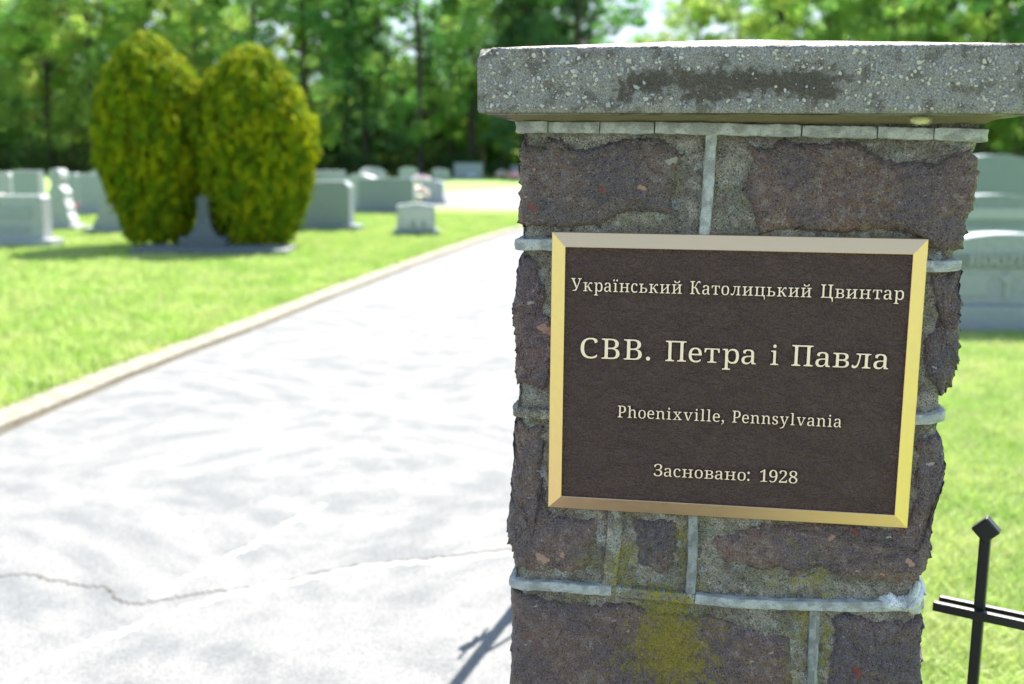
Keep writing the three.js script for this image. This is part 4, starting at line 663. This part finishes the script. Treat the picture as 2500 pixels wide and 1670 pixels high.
// bushes along the edge of the wood
{
  const rb = mulberry(606);
  function makeBush(seed, hue) { const r = mulberry(seed), o = new THREE.Group(), L = new Leaves(); for (let k = 0; k < 46; k++) { const c = V((r() - 0.5) * 3.4, 0.25 + 2.1 * r() * (0.5 + 0.5 * r()), (r() - 0.5) * 2), rad = 0.35 + 0.4 * r(), w = 0.75 + 0.5 * r(); for (let m = 0; m < 34; m++) { const d = rdir(r).multiplyScalar(rad * Math.cbrt(r())); L.leaf(c.clone().add(d), rdir(r).add(V(0, 0.6, 0)).normalize(), rdir(r), 0.26, 0.18, hue.map((q) => q * w)); } } mesh('foliage', L.build(), leafMat, o); const st = []; for (let k = 0; k < 6; k++) st.push(limb([V(0, -0.05, 0), V((r() - 0.5), 0.7, (r() - 0.5)), V((r() - 0.5) * 2.6, 1.6, (r() - 0.5) * 1.6)], 0.04, 0.015, 5)); mesh('stems', mergeGeometries(st), barkMat, o); return o; }
  const bs = [makeBush(701, [0.1, 0.17, 0.03]), makeBush(702, [0.05, 0.11, 0.025]), makeBush(703, [0.14, 0.19, 0.04])], word = ['mid green', 'dark green', 'bright green'];
  const seenB = new Set();
  const nth = ['first', 'second', 'third', 'fourth', 'fifth', 'sixth', 'seventh', 'eighth', 'ninth', 'tenth', 'eleventh', 'twelfth', 'thirteenth', 'fourteenth', 'fifteenth', 'sixteenth']; let count = 0, countR = 0;
  for (let i = 0; i < 30; i++) {
    const k = Math.floor(rb() * 3), x = -47 + i * 3.3 + (rb() - 0.5) * 1.5, z = -88.5 - 5 * rb(), s = 0.7 + 0.75 * rb(), turn = rb() * 6.3, px = x / -z;
    if (px > 0.03 && px < 0.4) continue;   // wholly behind the pillar
    const o = seenB.has(k) ? bs[k].clone() : bs[k]; seenB.add(k);
    o.name = numbered('woodland_bush'); o.position.set(x, 0, z); o.scale.set(s * 1.1, s, s); o.rotation.y = turn; scene.add(o);
    o.userData = { label: word[k] + ' bush at the foot of the wood, ' + (px > 0.3 ? nth[countR++] + ' to the right of the pillar' : nth[count++] + ' from the left edge'), category: 'bush', group: 'bushes at the edge of the wood' };
  }
  // the depth of the wood behind reads as one mass
  const L = new Leaves(), r = mulberry(55); for (let m = 0; m < 90; m++) { const d = rdir(r).multiplyScalar(1.3 * Math.cbrt(r())); L.leaf(d, rdir(r).add(V(0, 0.6, 0)).normalize(), rdir(r), 0.7, 0.5, [0.1, 0.19, 0.04].map((q) => q * (0.8 + 0.5 * r()))); }
  const N = 3400, im = new THREE.InstancedMesh(L.build(), leafMat, N), M = new THREE.Matrix4(), q = new THREE.Quaternion();
  for (let i = 0; i < N; i++) { const x = -85 + 170 * r(), gap = Math.exp(-(((x - 16.5) / 3) ** 2)) + Math.exp(-(((x - 32) / 3.4) ** 2)), top = 10 + 4 * n2(x * 0.09, 3) - 5 * Math.min(1, gap), y = 0.6 + top * Math.pow(r(), 1.25), z = -122 - 14 * r(); q.setFromAxisAngle(V(0, 1, 0), r() * 6.3); M.compose(V(x, y, z), q, V(1, 1, 1).multiplyScalar(0.9 + 0.6 * r())); im.setMatrixAt(i, M); }
  im.name = 'far_woodland'; im.castShadow = im.receiveShadow = true; im.userData = { label: 'dense dark green wood closing the view behind the trees', category: 'woodland', kind: 'stuff' }; scene.add(im);
}
// grass blades
{
  const kerbX = (z) => { for (let i = 1; i < kerbLine.length; i++) if (kerbLine[i][1] <= z) { const [a, b] = [kerbLine[i - 1], kerbLine[i]]; return lerp(a[0], b[0], (z - a[1]) / (b[1] - a[1] || 1)); } return 3; };
  const edgeX = (z) => { let best = 1e9, x = 0; for (const [px, pz] of rightEdge) if (Math.abs(pz - z) < best) { best = Math.abs(pz - z); x = px; } return x; };
  const bladeMat = phys({ color: rgb(1, 1, 1), transmission: 0.4, thickness: 0, roughness: 0.7, ior: 1.4 });
  function tuft(seed, n, h, w, spread) {
    const r = mulberry(seed), pos = [], idx = [];
    for (let k = 0; k < n; k++) { const a = r() * 6.28, x = (r() - 0.5) * spread, z = (r() - 0.5) * spread, hh = h * (0.55 + 0.6 * r()), lean = hh * (0.25 + 0.7 * r()), cx = Math.cos(a), cz = Math.sin(a), b = pos.length / 3, sx = -cz * w / 2, sz = cx * w / 2; pos.push(x - sx, 0, z - sz, x + sx, 0, z + sz, x + cx * lean * 0.4 - sx * 0.8, hh * 0.65, z + cz * lean * 0.4 - sz * 0.8, x + cx * lean * 0.4 + sx * 0.8, hh * 0.65, z + cz * lean * 0.4 + sz * 0.8, x + cx * lean, hh, z + cz * lean); idx.push(b, b + 1, b + 3, b, b + 3, b + 2, b + 2, b + 3, b + 4); }
    const g = new THREE.BufferGeometry(); g.setAttribute('position', new THREE.Float32BufferAttribute(pos, 3)); g.setIndex(idx); g.computeVertexNormals(); return g;
  }
  function sward(name, label, geo, N, place, seed) {
    const r = mulberry(seed), im = new THREE.InstancedMesh(geo, bladeMat, N), M = new THREE.Matrix4(), q = new THREE.Quaternion(), c = new THREE.Color();
    for (let i = 0; i < N; i++) {
      const [x, z, s] = place(r); q.setFromAxisAngle(V(0, 1, 0), r() * 6.3); M.compose(V(x, -0.002, z), q, V(s, s * (0.7 + 0.6 * r()), s)); im.setMatrixAt(i, M);
      const p = n2(x * 0.9, z * 0.9) * 0.5 + 0.5 + 0.3 * n2(x * 4, z * 4), t = r(), k = 0.75 + 0.45 * r(); if (t < 0.06) c.setRGB(0.6, 0.56, 0.34); else c.setRGB(lerp(0.36, 0.54, p) * k, lerp(0.53, 0.62, p) * k, lerp(0.1, 0.21, p) * k); im.setColorAt(i, c);
    }
    im.name = name; im.castShadow = im.receiveShadow = true; im.userData = { label, category: 'grass', kind: 'stuff' }; scene.add(im);
  }
  sward('lawn_grass', 'short bright grass growing right of the pillar', tuft(1, 9, 0.06, 0.0042, 0.07), 70000, (r) => { let x, z; do { z = -1.5 - 9.5 * Math.pow(r(), 0.8); x = -z * (0.16 + 0.6 * r()); } while (x < edgeX(z) + 0.05 || (x < 0.85 && z > -2.15)); return [x, z, 0.9 + 0.4 * r()]; }, 901);
  sward('lawn_grass_001', 'short bright lawn grass left of the drive', tuft(2, 8, 0.065, 0.009, 0.2), 60000, (r) => { let x, z; do { z = -4.5 - 25 * Math.pow(r(), 0.8); x = kerbX(z) - 0.25 - r() * (-z * 0.42 + 0.5) + (r() < 0.04 ? 0.06 * r() : 0); } while (false); return [x, z, 0.9 + 0.5 * r()]; }, 902);
}
renderer.render(scene, camera);
